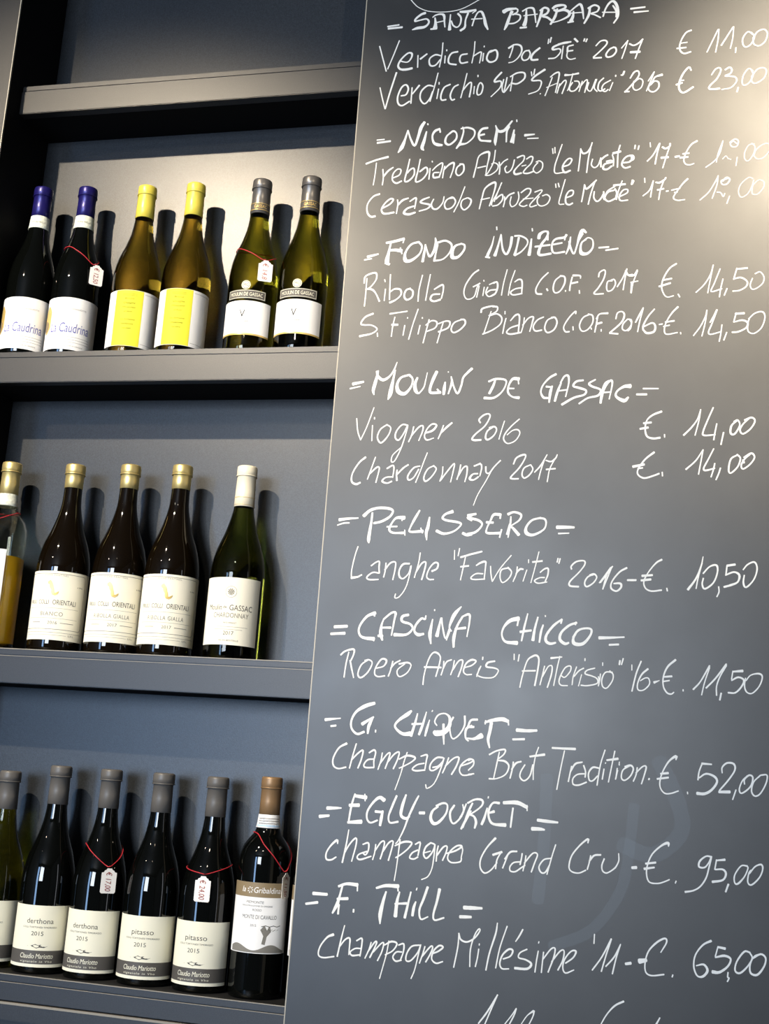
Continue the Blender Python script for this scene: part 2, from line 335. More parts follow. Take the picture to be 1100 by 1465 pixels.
# ------------------------------------------------------------------ menu board
board = thing('menu_board', 'tall blackboard covered with a handwritten white wine list and prices', 'blackboard', (0, 0, 0))
bx1 = .95
pan = link('board_panel', box_mesh('board_panel', XB + .0016, bx1, -PROT, -.0135, .62 , EYE + 2.0, .0003), BOARD, board)
link('lit_edge_band', box_mesh('lit_edge_band', XB, XB + .0016, -PROT - .0001, -.0135, .62, EYE + 2.0, .0003), EDGE, board)
WRITING = [
('arc', """
-4808,12168,14 -4740,12081,14 -4663,12006,14 -4515,11930,14 -4309,11892,14 -4106,11891,14 -3927,11932,14 -3684,12059,14"""),
('= SANTA BARBARA =', """
-5148,11715,26 -4963,11728,26
-5135,11678,36 -4909,11682,35
-4550,11899,44 -4614,11879,39 -4696,11812,33 -4705,11769,30 -4628,11779,24 -4527,11792,27 -4483,11744,30 -4500,11690,33 -4558,11651,44 -4660,11644,48 -4744,11621,15
-4426,11810,18 -4387,11842,24 -4307,11857,29 -4248,11829,40 -4234,11721,26 -4220,11620,18
-4389,11802,22 -4374,11701,44 -4377,11619,77
-4446,11607,29 -4348,11607,29
-4375,11712,18 -4238,11733,18
-4143,11835,18 -4147,11691,29 -4144,11569,55
-4125,11722,22 -4092,11642,26 -4029,11601,25 -3980,11654,25 -3974,11764,29 -4027,11839,33
-3994,11867,33 -3883,11861,47 -3744,11879,29
-3743,11866,25 -3797,11822,14
-3865,11831,33 -3899,11712,25 -3904,11592,36 -3969,11538,40
-3788,11603,22 -3759,11722,22 -3711,11827,25 -3651,11833,36 -3606,11729,36 -3580,11617,50 -3537,11517,22
-3805,11721,20 -3635,11717,20
-3308,11803,68 -3254,11833,61 -3195,11840,46 -3116,11842,32
-3177,11795,53 -3209,11715,39 -3242,11587,53 -3280,11490,21
-3136,11844,25 -3092,11824,25 -3097,11774,25 -3170,11737,25 -3122,11746,25 -3048,11717,25 -3052,11646,25 -3124,11593,25 -3212,11588,25
-3015,11784,25 -2929,11831,25 -2850,11817,35 -2821,11722,25 -2798,11568,18
-2954,11811,21 -2954,11647,46 -2975,11540,64
-3037,11503,32 -2940,11503,32
-2992,11705,18 -2781,11714,18
-2713,11799,32 -2728,11692,42 -2783,11497,25
-2741,11769,35 -2675,11813,35 -2615,11779,35 -2631,11715,35 -2702,11672,35 -2628,11643,35 -2562,11585,35
-2702,11776,21 -2717,11669,21
-2551,11788,39 -2495,11826,46 -2384,11829,35 -2357,11783,37 -2468,11737,38 -2527,11760,39
-2479,11777,28 -2507,11649,42 -2571,11521,35
-2487,11730,31 -2371,11745,38 -2296,11699,45 -2309,11631,38 -2441,11568,21 -2556,11546,21
-2283,11711,24 -2190,11793,28 -2134,11820,38 -2098,11741,35 -2073,11566,17
-2231,11710,24 -2236,11624,42 -2263,11545,59
-2309,11527,28 -2225,11537,28
-2276,11682,19 -2080,11679,19
-1984,11752,31 -1998,11624,41 -2062,11488,28
-2010,11737,35 -1922,11785,32 -1850,11743,30 -1874,11672,28 -1965,11646,26 -1907,11620,24 -1819,11564,24
-1782,11578,24 -1748,11708,27 -1685,11809,34 -1624,11817,41 -1572,11713,41 -1560,11562,31 -1620,11452,24
-1641,11751,24 -1585,11650,34 -1582,11553,34
-1797,11652,19 -1556,11630,19
-1375,11673,31 -1163,11682,27
-1324,11610,32 -1111,11611,20"""),
('Verdicchio DOC "STE\'" 2017 € 11,00', """
-5254,11379,21 -5115,10931,21
-4938,11451,19 -5019,11192,19 -5095,10967,19
-4913,11095,22 -4785,11063,22 -4724,11135,28 -4723,11207,32 -4785,11217,28 -4881,11126,28 -4929,11019,32 -4889,10950,35 -4796,10936,41 -4700,10950,38
-4621,11168,19 -4613,10957,19
-4580,11099,31 -4477,11180,25
-4235,11351,19 -4239,11149,19 -4266,10933,19
-4252,11128,23 -4344,11153,28 -4431,11088,25 -4414,10978,28 -4333,10971,25 -4258,11063,25
-4167,11226,20 -4166,11204,20
-4185,11123,20 -4186,10996,20
-3988,11176,28 -4083,11158,28 -4128,11074,28 -4113,10986,28 -4001,10955,28
-3837,11126,26 -3930,11112,26 -3952,11038,26 -3922,10975,26 -3823,10984,26
-3729,11329,18 -3733,11150,18 -3757,10961,18
-3743,11075,18 -3663,11127,25 -3620,11136,22 -3623,11054,20 -3637,10951,18
-3578,11241,18 -3580,11220,18
-3583,11116,20 -3591,10982,20
-3485,11125,29 -3397,11154,29 -3364,11076,29 -3388,10980,29 -3476,10955,29 -3529,11024,29 -3495,11130,29 -3427,11150,29
-3198,11170,33 -3106,11222,27 -3017,11197,30 -2993,11109,26 -3037,11005,21 -3112,10936,18 -3185,10921,18
-3126,11228,20 -3144,11122,20 -3178,11006,20
-2876,11104,24 -2944,11094,24 -2989,11012,24 -2960,10945,24 -2889,10961,24 -2860,11044,24 -2887,11111,24
-2717,11133,33 -2797,11067,33 -2839,10999,33 -2830,10941,33 -2739,10938,33
-2588,11272,19 -2596,11193,19
-2550,11297,22 -2566,11212,22
-2295,11183,21 -2406,11171,28 -2510,11132,36 -2514,11086,33 -2422,11093,24 -2401,11038,22 -2474,10948,21 -2579,10941,24
-2445,11174,21 -2349,11187,36 -2250,11196,27
-2363,11137,18 -2381,10919,18
-2210,11139,22 -2289,11118,27 -2296,11050,27
-2305,11040,27 -2214,11047,24
-2291,11060,19 -2302,10955,19 -2252,10902,19 -2170,10912,19
-2198,11245,32 -2148,11187,32
-2045,11231,24 -2055,11189,24
-2007,11226,23 -2024,11176,23
-1873,11095,20 -1806,11168,23 -1730,11172,26 -1710,11117,25 -1791,11018,23 -1905,10907,23
-1904,10894,26 -1783,10892,26
-1641,11041,20 -1585,11043,26 -1568,10978,26 -1618,10908,26 -1693,10893,26 -1717,10938,26 -1669,11018,26 -1604,11051,26
-1491,11024,19 -1401,11143,19
-1401,11147,19 -1438,10998,19 -1482,10850,19
-1377,11088,26 -1314,11055,26 -1241,11087,26 -1181,11149,26
-1191,11125,20 -1233,11002,20 -1284,10834,20
-1358,10945,37 -1218,10942,37
-479,11234,25 -560,11195,23 -631,11055,20 -641,10931,23 -581,10859,24 -481,10880,25
-639,11031,17 -534,11040,17
-682,10951,25 -550,10956,25
-97,11213,18 -251,10852,18
-86,11216,18 -95,11050,18 -128,10841,18
116,11235,19 -48,10946,25
123,11239,17 112,11053,17 80,10886,17
159,10894,19 153,10812,19
398,11085,21 326,11137,21 256,11040,21 257,10937,21 302,10888,21 373,10937,21 416,11047,21 371,11123,21
399,11028,21 460,11125,21 549,11155,21 599,11088,20 568,10961,20 480,10893,20 408,10934,21 399,11028,21"""),
('Verdicchio SUP "S. Antonucci" 2016 € 23,00', """
-5196,10656,19 -5148,10478,19 -5089,10282,19
-5085,10282,22 -5034,10535,25 -4947,10896,28
-4847,10488,24 -4767,10504,26 -4737,10600,28 -4779,10672,28 -4847,10630,28 -4898,10481,28 -4883,10361,28 -4815,10319,28 -4703,10384,28
-4678,10617,22 -4680,10346,22
-4666,10507,23 -4564,10647,31
-4280,10836,19 -4321,10611,19 -4379,10356,19
-4341,10613,23 -4432,10631,28 -4527,10540,27 -4535,10411,26 -4463,10324,25 -4387,10400,25 -4345,10527,25
-4254,10675,19 -4252,10638,19
-4255,10563,19 -4273,10396,19
-4075,10625,26 -4168,10578,26 -4211,10452,26 -4196,10369,26 -4126,10370,26
-3947,10609,25 -4018,10567,25 -4064,10441,25 -4036,10357,25 -3992,10367,25
-3823,10793,18 -3860,10576,18 -3898,10381,18
-3881,10492,21 -3802,10604,24 -3750,10632,24 -3745,10546,24 -3764,10386,24
-3650,10749,20 -3648,10719,20
-3695,10563,18 -3700,10435,18
-3633,10576,23 -3651,10474,23 -3634,10413,23 -3582,10437,23 -3562,10553,23 -3605,10617,23 -3642,10559,23
-3285,10768,30 -3372,10667,30 -3383,10614,30 -3291,10618,26 -3296,10512,21 -3429,10368,18
-3248,10647,21 -3266,10509,21 -3233,10426,21 -3146,10553,21
-3233,10421,21 -3197,10675,21
-3110,10689,18 -3136,10440,18
-3148,10682,23 -3044,10738,27 -2937,10729,27 -2932,10633,27 -3035,10556,27 -3133,10574,27
-2831,10742,18 -2818,10666,18
-2779,10781,21 -2790,10685,21
-2624,10762,36 -2769,10663,31 -2814,10592,27 -2689,10582,24 -2671,10517,21 -2720,10415,19 -2856,10368,18
-2679,10363,24 -2675,10359,24
-2605,10322,18 -2547,10497,18 -2508,10621,18
-2537,10627,21 -2472,10682,24 -2410,10694,27 -2411,10592,22 -2450,10363,18
-2588,10458,16 -2428,10519,16
-2389,10506,19 -2426,10350,19
-2411,10444,19 -2324,10553,21 -2295,10530,21 -2319,10437,21 -2350,10338,21
-2318,10644,41 -2232,10641,23 -2115,10657,32
-2199,10660,18 -2244,10452,18 -2270,10381,18
-2199,10512,22 -2243,10431,22 -2222,10371,22 -2156,10378,22 -2097,10462,22 -2114,10522,22 -2171,10531,22
-2054,10522,18 -2098,10353,17
-2091,10420,19 -2010,10529,19 -1978,10516,19 -2013,10330,19
-1958,10494,19 -1977,10390,19 -1919,10354,19 -1854,10538,19
-1841,10537,19 -1874,10403,19 -1828,10333,19
-1738,10550,22 -1802,10481,22 -1817,10378,22 -1778,10337,22 -1714,10370,22
-1634,10506,20 -1735,10445,20 -1760,10363,20 -1712,10324,20 -1666,10356,20
-1601,10466,17 -1647,10334,17
-1563,10584,20 -1563,10559,20
-1487,10578,17 -1459,10580,29 -1438,10637,29
-1349,10513,20 -1293,10609,26 -1234,10621,23 -1226,10541,23 -1324,10403,23 -1422,10290,23
-1423,10302,26 -1358,10297,26
-1292,10463,19 -1304,10360,19 -1257,10311,19 -1184,10351,18 -1163,10453,19 -1215,10498,19 -1288,10442,19
-1085,10447,18 -1000,10594,18
-1000,10594,17 -1057,10424,17 -1107,10287,17
-885,10535,40 -985,10505,23 -1029,10422,23 -1082,10343,23 -1053,10279,23 -989,10270,23 -932,10331,23 -934,10414,23 -993,10440,23 -1050,10382,23
-470,10574,21 -504,10629,28 -584,10532,28 -636,10391,28 -633,10278,28 -569,10222,28 -435,10304,28
-636,10422,20 -573,10423,20
-680,10358,28 -594,10384,28
-180,10479,19 -124,10567,21 -66,10583,22 -51,10530,23 -103,10411,24 -192,10316,25 -212,10260,27 -146,10247,28 -62,10249,28
11,10546,25 73,10582,24 106,10538,24 83,10479,23 12,10447,23 146,10422,22 174,10349,20 95,10253,18 -33,10232,17
198,10249,22 181,10176,22
403,10494,18 341,10540,18 271,10443,18 251,10323,18 281,10276,18 352,10315,18 404,10433,18 376,10516,18
386,10414,18 465,10520,18 553,10533,18 589,10479,18 554,10370,18 449,10297,18 387,10322,18 386,10414,18"""),
('= NICODEMI =', """
-5179,9758,22 -5061,9763,22
-5171,9710,33 -4962,9727,33
-4827,9526,18 -4772,9616,62 -4731,9742,36 -4695,9894,22
-4695,9889,22 -4640,9736,29 -4573,9625,36 -4531,9750,40 -4492,9919,54 -4442,10012,47
-4400,9853,22 -4428,9701,47 -4454,9586,54 -4423,9539,18
-4392,9985,22 -4383,9963,22
-4195,9882,39 -4268,9850,40 -4303,9768,29 -4276,9660,36 -4214,9620,50 -4142,9607,36
-4194,9877,25 -4183,9823,25
-4024,9807,25 -4083,9743,30 -4093,9648,36 -4026,9608,32 -3932,9691,32 -3928,9785,25 -3980,9831,32 -4037,9793,32
-3863,9864,25 -3756,9874,32 -3655,9820,28 -3659,9715,25 -3761,9616,25 -3868,9598,43 -3917,9538,25
-3839,9892,18 -3821,9810,25 -3852,9664,32 -3874,9598,46
-3450,9849,35 -3538,9834,39 -3583,9752,35 -3558,9656,32 -3479,9636,32 -3395,9625,39
-3562,9734,32 -3495,9747,32
-3333,9883,18 -3309,9797,35 -3324,9630,49 -3319,9551,14
-3314,9829,28 -3273,9778,45 -3196,9790,49 -3133,9870,35 -3084,9940,28
-3126,9848,38 -3156,9766,30 -3156,9595,21
-3046,9790,24 -3064,9656,42 -3078,9590,49
-3035,9716,21 -3047,9567,21
-3015,9954,19 -3010,9920,19
-2880,9690,45 -2735,9697,21
-2839,9633,19 -2675,9630,19"""),
('Trebbiano Abruzzo "Le Murate" \'17 - € 12,00', """
-5325,9368,31 -5162,9423,28 -4979,9463,37
-5159,9374,17 -5168,9172,17 -5184,9003,17
-5050,9261,20 -5032,9122,20 -5039,8996,20
-5032,9133,25 -4966,9224,31 -4886,9283,22
-4888,9103,22 -4781,9150,22 -4762,9234,22 -4817,9247,22 -4879,9177,22 -4885,9072,22 -4821,9015,28 -4738,9047,25
-4634,9406,20 -4657,9249,23 -4690,9050,25 -4624,9047,28 -4550,9137,25 -4557,9243,25 -4607,9235,25 -4658,9175,25
-4468,9396,20 -4490,9218,22 -4517,9026,25 -4416,9056,24 -4344,9168,24 -4369,9253,28 -4464,9185,28
-4281,9353,18 -4275,9332,18
-4305,9233,20 -4313,9051,20
-4267,9195,18 -4202,9264,21 -4120,9312,24 -4120,9218,21 -4157,9073,24
-4162,9157,21 -4244,9151,24 -4240,9078,30 -4171,9078,30
-4077,9257,20 -4092,9174,20 -4101,9060,20
-4089,9195,21 -4015,9275,27 -3943,9302,33 -3943,9208,21 -3983,9059,18
-3820,9274,24 -3885,9225,24 -3899,9132,24 -3848,9087,24 -3784,9157,26 -3790,9261,27 -3849,9275,27
-3627,9044,21 -3593,9229,21 -3557,9394,21 -3421,9452,39 -3406,9364,27 -3428,9219,18 -3440,9079,18
-3572,9197,21 -3447,9220,21
-3315,9473,19 -3334,9276,19 -3412,9104,19 -3449,9071,19 -3372,9071,19 -3279,9138,19 -3260,9220,19 -3314,9265,19 -3362,9247,19
-3247,9275,21 -3232,9167,21 -3237,9074,21
-3234,9208,21 -3180,9278,21 -3119,9315,21
-3132,9202,21 -3155,9162,21 -3127,9094,21 -3067,9126,21 -3033,9207,21 -3018,9299,21
-2978,9328,27 -2903,9358,24 -2871,9342,22 -2883,9270,21 -2956,9192,21 -3013,9113,28 -2991,9060,35 -2903,9075,29
-2902,9189,18 -2838,9201,18
-2837,9298,21 -2776,9336,26 -2742,9313,23 -2767,9222,21 -2839,9144,22 -2874,9080,23 -2807,9064,26 -2714,9095,26
-2663,9232,20 -2708,9177,20 -2728,9117,20 -2674,9062,20 -2601,9120,20 -2592,9212,20 -2639,9256,20 -2692,9242,20
-2455,9447,17 -2444,9363,17
-2421,9465,17 -2414,9370,17
-2314,9508,17 -2373,9302,18 -2409,9160,19 -2400,9047,20 -2279,9050,20
-2288,9143,26 -2199,9172,23 -2161,9248,23 -2203,9271,23 -2257,9223,25 -2295,9133,26 -2260,9049,32 -2177,9075,29
-2037,9421,19 -2044,9261,19 -2060,9058,19
-2036,9404,23 -2000,9340,29 -1936,9357,26 -1892,9436,20 -1872,9507,20
-1891,9426,20 -1919,9254,20 -1937,9027,20
-1857,9240,19 -1872,9149,19 -1824,9101,19 -1770,9143,19 -1737,9253,19
-1736,9222,21 -1732,9104,21
-1732,9222,26 -1682,9270,26 -1637,9294,26
-1652,9187,31 -1588,9203,20 -1565,9176,24 -1678,9148,28 -1698,9078,31 -1639,9064,28 -1576,9111,28
-1572,9294,18 -1551,9211,18 -1552,9110,18
-1463,9440,20 -1490,9309,20 -1492,9086,20
-1564,9314,34 -1454,9338,34
-1430,9153,23 -1312,9167,23 -1292,9246,23 -1351,9256,24 -1408,9203,24 -1429,9123,25 -1382,9070,25 -1306,9086,25
-1328,9263,23 -1273,9259,25 -1263,9204,25 -1317,9173,25
-1245,9426,20 -1251,9366,20
-1190,9413,20 -1203,9352,20
-1032,9453,15 -1025,9382,15
-1067,9158,20 -982,9258,20 -896,9434,20
-892,9434,21 -928,9275,21 -953,9105,21
-855,9371,31 -812,9344,28 -754,9375,25 -747,9421,25
-758,9355,18 -800,9207,18 -843,9039,18
-869,9201,33 -768,9205,33
-671,9203,30 -612,9211,30
-365,9437,28 -445,9386,23 -514,9270,19 -548,9151,19 -520,9080,19 -457,9066,19 -404,9083,19
-564,9243,25 -475,9251,25
-602,9185,30 -491,9192,30
-239,9014,16 -120,9106,16 -48,9221,16 -4,9418,16
-4,9418,14 -69,9222,14 -92,9084,14
-6,9129,12 38,9176,12 70,9134,12 112,9116,12
88,9382,15 158,9431,19 207,9404,18 194,9325,16 133,9309,16 97,9361,16 140,9399,16 190,9356,16
196,9147,14 180,9013,13
430,9340,12 352,9325,12 300,9220,12 298,9121,12 345,9078,12 414,9173,12 439,9290,12 395,9353,12
423,9153,12 457,9249,12 544,9323,12 627,9328,12 645,9238,12 562,9124,12 476,9100,12 423,9153,12"""),
('Cerasuolo Abruzzo "Le Murate" \'17 - € 12,00', """
-5070,8850,31 -5168,8813,26 -5250,8691,22 -5244,8554,26 -5184,8482,31 -5114,8485,34
-5003,8615,25 -4897,8673,26 -4848,8744,28 -4893,8761,28 -4969,8698,25 -5022,8595,25 -4976,8520,31 -4822,8534,31
-4782,8740,20 -4771,8667,20 -4784,8511,20
-4766,8656,28 -4702,8726,34 -4611,8759,21
-4587,8703,21 -4495,8757,28 -4494,8674,21 -4504,8581,18
-4516,8623,27 -4623,8586,31 -4667,8516,37 -4587,8491,37 -4490,8518,30
-4286,8757,21 -4384,8720,30 -4415,8674,27 -4271,8631,30 -4306,8571,24 -4432,8536,21
-4217,8722,18 -4248,8641,23 -4217,8567,27 -4149,8563,27 -4076,8653,20 -4059,8756,18
-3914,8727,23 -4001,8711,23 -4045,8631,23 -4011,8550,24 -3925,8573,24 -3878,8664,24 -3925,8738,23 -3982,8721,23
-3748,8901,18 -3823,8661,18 -3895,8495,18
-3700,8716,21 -3776,8679,22 -3790,8587,23 -3738,8523,24 -3664,8581,24 -3640,8672,27 -3690,8716,21
-3510,8526,19 -3477,8705,22 -3438,8857,24 -3317,8944,36 -3281,8911,30 -3307,8758,21 -3359,8566,21
-3495,8675,19 -3362,8699,19
-3217,8856,19 -3268,8735,19 -3320,8635,19 -3327,8578,19
-3192,8937,19 -3234,8816,19 -3291,8634,19
-3311,8563,21 -3231,8580,22 -3168,8658,23 -3172,8741,24 -3228,8713,24 -3265,8674,24
-3138,8708,19 -3134,8626,19 -3149,8541,19
-3135,8642,22 -3076,8725,26 -2996,8762,26
-3037,8703,19 -3051,8601,19 -3020,8539,19 -2955,8576,19 -2922,8677,19 -2936,8775,19
-2893,8757,23 -2809,8818,23 -2751,8800,23 -2772,8720,22 -2881,8613,22 -2907,8564,21 -2849,8534,20 -2793,8552,20
-2858,8653,18 -2707,8662,17
-2689,8756,20 -2596,8786,20 -2591,8751,20 -2702,8625,20 -2752,8556,20 -2735,8521,20 -2651,8545,20
-2620,8681,20 -2646,8632,20 -2633,8560,20 -2575,8527,20 -2493,8563,20 -2459,8653,20 -2508,8706,20 -2573,8689,20
-2386,8873,17 -2377,8811,17
-2347,8881,19 -2331,8819,19
-2246,8936,17 -2294,8725,17 -2324,8555,17 -2249,8541,17
-2225,8641,22 -2133,8677,22 -2123,8747,23 -2183,8744,23 -2226,8661,23 -2222,8560,26 -2174,8527,26 -2123,8551,26
-1960,8839,20 -1973,8709,20 -1994,8565,20
-1959,8833,20 -1933,8767,29 -1852,8833,31 -1790,8901,23
-1816,8862,20 -1865,8683,20 -1896,8520,20
-1815,8721,21 -1817,8620,22 -1769,8561,23 -1715,8605,23 -1673,8693,23
-1679,8713,21 -1669,8582,21 -1627,8711,21 -1520,8785,21
-1519,8749,24 -1489,8683,24 -1504,8584,24
-1527,8725,20 -1618,8700,31 -1661,8612,25 -1604,8553,25 -1505,8594,25
-1416,8870,17 -1463,8722,17 -1491,8573,17
-1539,8802,31 -1371,8813,31
-1445,8621,20 -1343,8672,20 -1336,8725,21 -1399,8719,21 -1451,8631,22 -1431,8556,22 -1327,8559,20
-1280,8802,28 -1267,8872,28
-1275,8812,34 -1259,8861,39
-1096,8893,17 -1091,8822,17
-1114,8614,18 -1022,8699,18 -972,8846,18
-972,8846,18 -990,8717,18 -1005,8588,18
-935,8818,25 -881,8811,30 -810,8857,25 -797,8886,25
-824,8838,17 -869,8691,17 -889,8543,17
-911,8697,25 -821,8712,25
-785,8670,22 -756,8673,22
-485,8849,27 -549,8783,23 -636,8658,18 -682,8562,18 -624,8519,18 -521,8526,18
-713,8682,19 -592,8706,19
-671,8644,19 -627,8650,19
-312,8507,16 -184,8635,16 -81,8826,16 -64,8875,16
-64,8875,16 -80,8728,16 -143,8524,16
-78,8619,16 -25,8607,16 11,8546,16 31,8594,16
-1,8782,19 51,8839,24 98,8806,22 61,8740,22 -1,8733,19 -19,8793,19 60,8818,19
98,8551,16 61,8436,16
417,8799,12 356,8822,12 253,8729,12 219,8613,12 255,8524,12 341,8568,12 401,8682,12 426,8779,12
402,8604,12 418,8701,12 496,8775,12 565,8742,12 557,8654,12 480,8561,12 411,8564,12 402,8623,12"""),
('= FONDO INDIGENO -', """
-5184,7825,47 -5020,7864,25
-5232,7777,25 -5118,7793,22
-4907,8041,36 -4780,8060,43 -4634,8095,46
-4632,8099,21 -4647,8030,21
-4834,8042,25 -4857,7898,39 -4876,7735,71 -4836,7680,18
-4904,7711,25 -4829,7696,25
-4859,7915,36 -4770,7920,43 -4660,7901,60
-4683,7953,21 -4651,7853,21
-4404,8034,32 -4519,7998,32 -4599,7868,35 -4590,7745,60 -4502,7741,46 -4381,7839,28 -4350,7960,28 -4404,8034,32
-4324,7714,42 -4306,7877,35 -4299,7989,21
-4299,7989,21 -4255,7854,28 -4213,7792,35 -4157,7891,42 -4139,8013,39 -4153,8091,18
-4149,8075,25 -4119,7981,25
-4108,7981,25 -4129,7849,25 -4146,7728,35
-4110,8012,35 -3995,8038,31 -3898,7972,31 -3916,7851,24 -4016,7743,24 -4154,7720,28
-3740,7980,24 -3835,7950,36 -3878,7870,48 -3872,7768,59 -3786,7771,42 -3705,7873,31 -3700,7954,28 -3760,7981,28
-3263,8078,14 -3288,7937,27 -3338,7798,45 -3349,7746,38
-3374,7755,27 -3310,7741,27
-3232,8228,19 -3226,8177,19
-3235,7770,51 -3197,7914,31 -3159,8104,21
-3159,8094,24 -3137,7931,27 -3108,7829,31 -3058,7787,34 -3011,7906,37 -2996,8056,41
-2892,8042,34 -2913,7902,27 -2941,7767,44
-2955,8069,31 -2865,8065,27 -2772,8007,24 -2764,7926,20 -2844,7819,24 -2940,7759,27
-2704,8014,24 -2715,7874,40 -2728,7759,51
-2701,8178,19 -2695,8134,19
-2596,8013,47 -2584,8079,51 -2520,8122,30 -2464,8104,30 -2488,8015,34 -2549,7927,39 -2590,7799,44 -2560,7752,40 -2407,7770,33
-2646,7887,30 -2428,7906,30
-2470,8124,27 -2464,7984,27
-2189,8056,30 -2228,8014,37 -2339,7998,33 -2392,7941,27 -2397,7841,30 -2357,7776,27 -2210,7790,33
-2381,7910,27 -2253,7931,27
-2202,8062,20 -2217,7973,20
-2132,8019,20 -2149,7871,33 -2188,7754,20
-2152,7951,27 -2119,7830,27 -2074,7753,26 -2038,7867,23 -2007,8004,43 -1965,8112,56 -1908,8076,26
-2005,7974,23 -1954,8062,23
-1904,7970,20 -1967,7923,26 -1982,7825,33 -1961,7755,56 -1878,7751,39 -1808,7837,26 -1812,7956,20 -1878,7995,20 -1940,7952,20
-1719,7834,25 -1577,7840,25
-1619,7791,25 -1444,7811,24"""),
('Ribolla Gialla C.O.F. 2017 €. 14,50', """
-5176,7031,20 -5170,7214,20 -5170,7479,20
-5208,7399,21 -5200,7501,25 -5120,7549,28 -5031,7556,28 -5023,7454,21 -5104,7334,21 -5177,7300,21
-5161,7305,21 -5071,7292,31 -5006,7219,21 -4948,7102,27
-4891,7449,18 -4880,7412,18
-4868,7296,18 -4874,7108,18
-4806,7528,20 -4800,7284,20 -4793,7122,20
-4797,7243,18 -4726,7292,27 -4637,7279,30 -4622,7197,24 -4695,7119,24 -4786,7077,36
-4482,7294,27 -4548,7266,28 -4571,7176,29 -4528,7114,30 -4453,7152,27 -4440,7242,27 -4491,7290,24
-4311,7501,18 -4350,7270,19 -4353,7085,21
-4191,7507,18 -4219,7286,18 -4238,7096,18
-4118,7267,21 -4029,7324,27 -3986,7329,24 -3981,7238,21 -4001,7119,21
-4030,7190,24 -4135,7183,27 -4166,7113,30 -4110,7078,30 -4015,7103,30
-3464,7552,26 -3549,7485,24 -3645,7328,21 -3666,7189,19 -3613,7097,18 -3511,7134,18 -3472,7282,18 -3437,7345,18
-3533,7288,21 -3433,7341,20
-3444,7301,18 -3472,7123,18
-3379,7389,16 -3376,7369,16
-3367,7279,18 -3381,7144,17
-3294,7316,17 -3211,7353,23
-3315,7277,20 -3339,7189,20 -3289,7128,20 -3215,7165,20
-3233,7334,23 -3183,7353,26 -3168,7273,26 -3197,7174,26 -3261,7133,26
-3190,7234,22 -3275,7226,22 -3329,7188,22
-3039,7543,17 -3083,7329,17 -3105,7142,17
-2922,7527,17 -2979,7326,17 -3004,7139,17
-2920,7344,17 -2860,7382,26 -2812,7350,26 -2808,7172,20
-2817,7252,23 -2909,7235,20 -2972,7187,23 -2933,7143,23 -2803,7162,23
-2435,7476,20 -2534,7371,20 -2602,7235,20 -2590,7156,26 -2515,7144,28
-2447,7226,23 -2431,7194,23
-2259,7411,20 -2330,7344,21 -2353,7227,23 -2322,7158,21 -2250,7185,20 -2191,7300,25 -2195,7399,25 -2260,7417,26
-2174,7192,17 -2173,7173,17
-2084,7395,21 -2107,7278,21 -2115,7184,21
-2076,7418,31 -1975,7411,25 -1965,7367,14
-2090,7297,28 -2003,7314,28
-1976,7186,18 -1971,7137,18
-1707,7382,20 -1695,7450,20 -1633,7487,20 -1613,7447,20 -1637,7341,21 -1705,7216,22 -1764,7127,22 -1630,7123,22
-1510,7317,19 -1573,7309,19 -1588,7222,19 -1568,7160,19 -1506,7181,19 -1464,7267,19 -1484,7336,19 -1528,7327,19
-1439,7222,18 -1367,7351,18 -1309,7495,18
-1309,7495,18 -1332,7350,18 -1353,7172,18
-1326,7466,25 -1288,7397,28 -1229,7401,28
-1237,7289,19 -1243,7125,19
-1274,7387,25 -1203,7394,28 -1161,7470,22
-1160,7451,17 -1218,7269,16 -1238,7119,16
-1250,7285,17 -1147,7301,16
-618,7548,24 -708,7483,23 -785,7351,21 -817,7217,20 -788,7101,18 -734,7046,16 -647,7063,16
-796,7305,24 -679,7324,24
-852,7209,27 -695,7256,27
-586,7086,19 -562,7041,19
-342,7103,17 -231,7218,17 -147,7367,17 -111,7510,17
-111,7510,16 -146,7310,16 -181,7090,16
-16,7449,17 -93,7232,18 -134,7110,18 12,7149,19
24,7295,17 -5,7153,17 -21,7025,17
81,7151,19 44,7048,19
206,7435,21 352,7445,29
211,7450,19 168,7281,19
173,7290,19 268,7306,24 350,7246,21 337,7171,21 252,7117,21 158,7107,21
455,7356,18 523,7382,18 575,7305,17 558,7211,17 474,7138,17 414,7131,17 392,7197,17 422,7291,17"""),
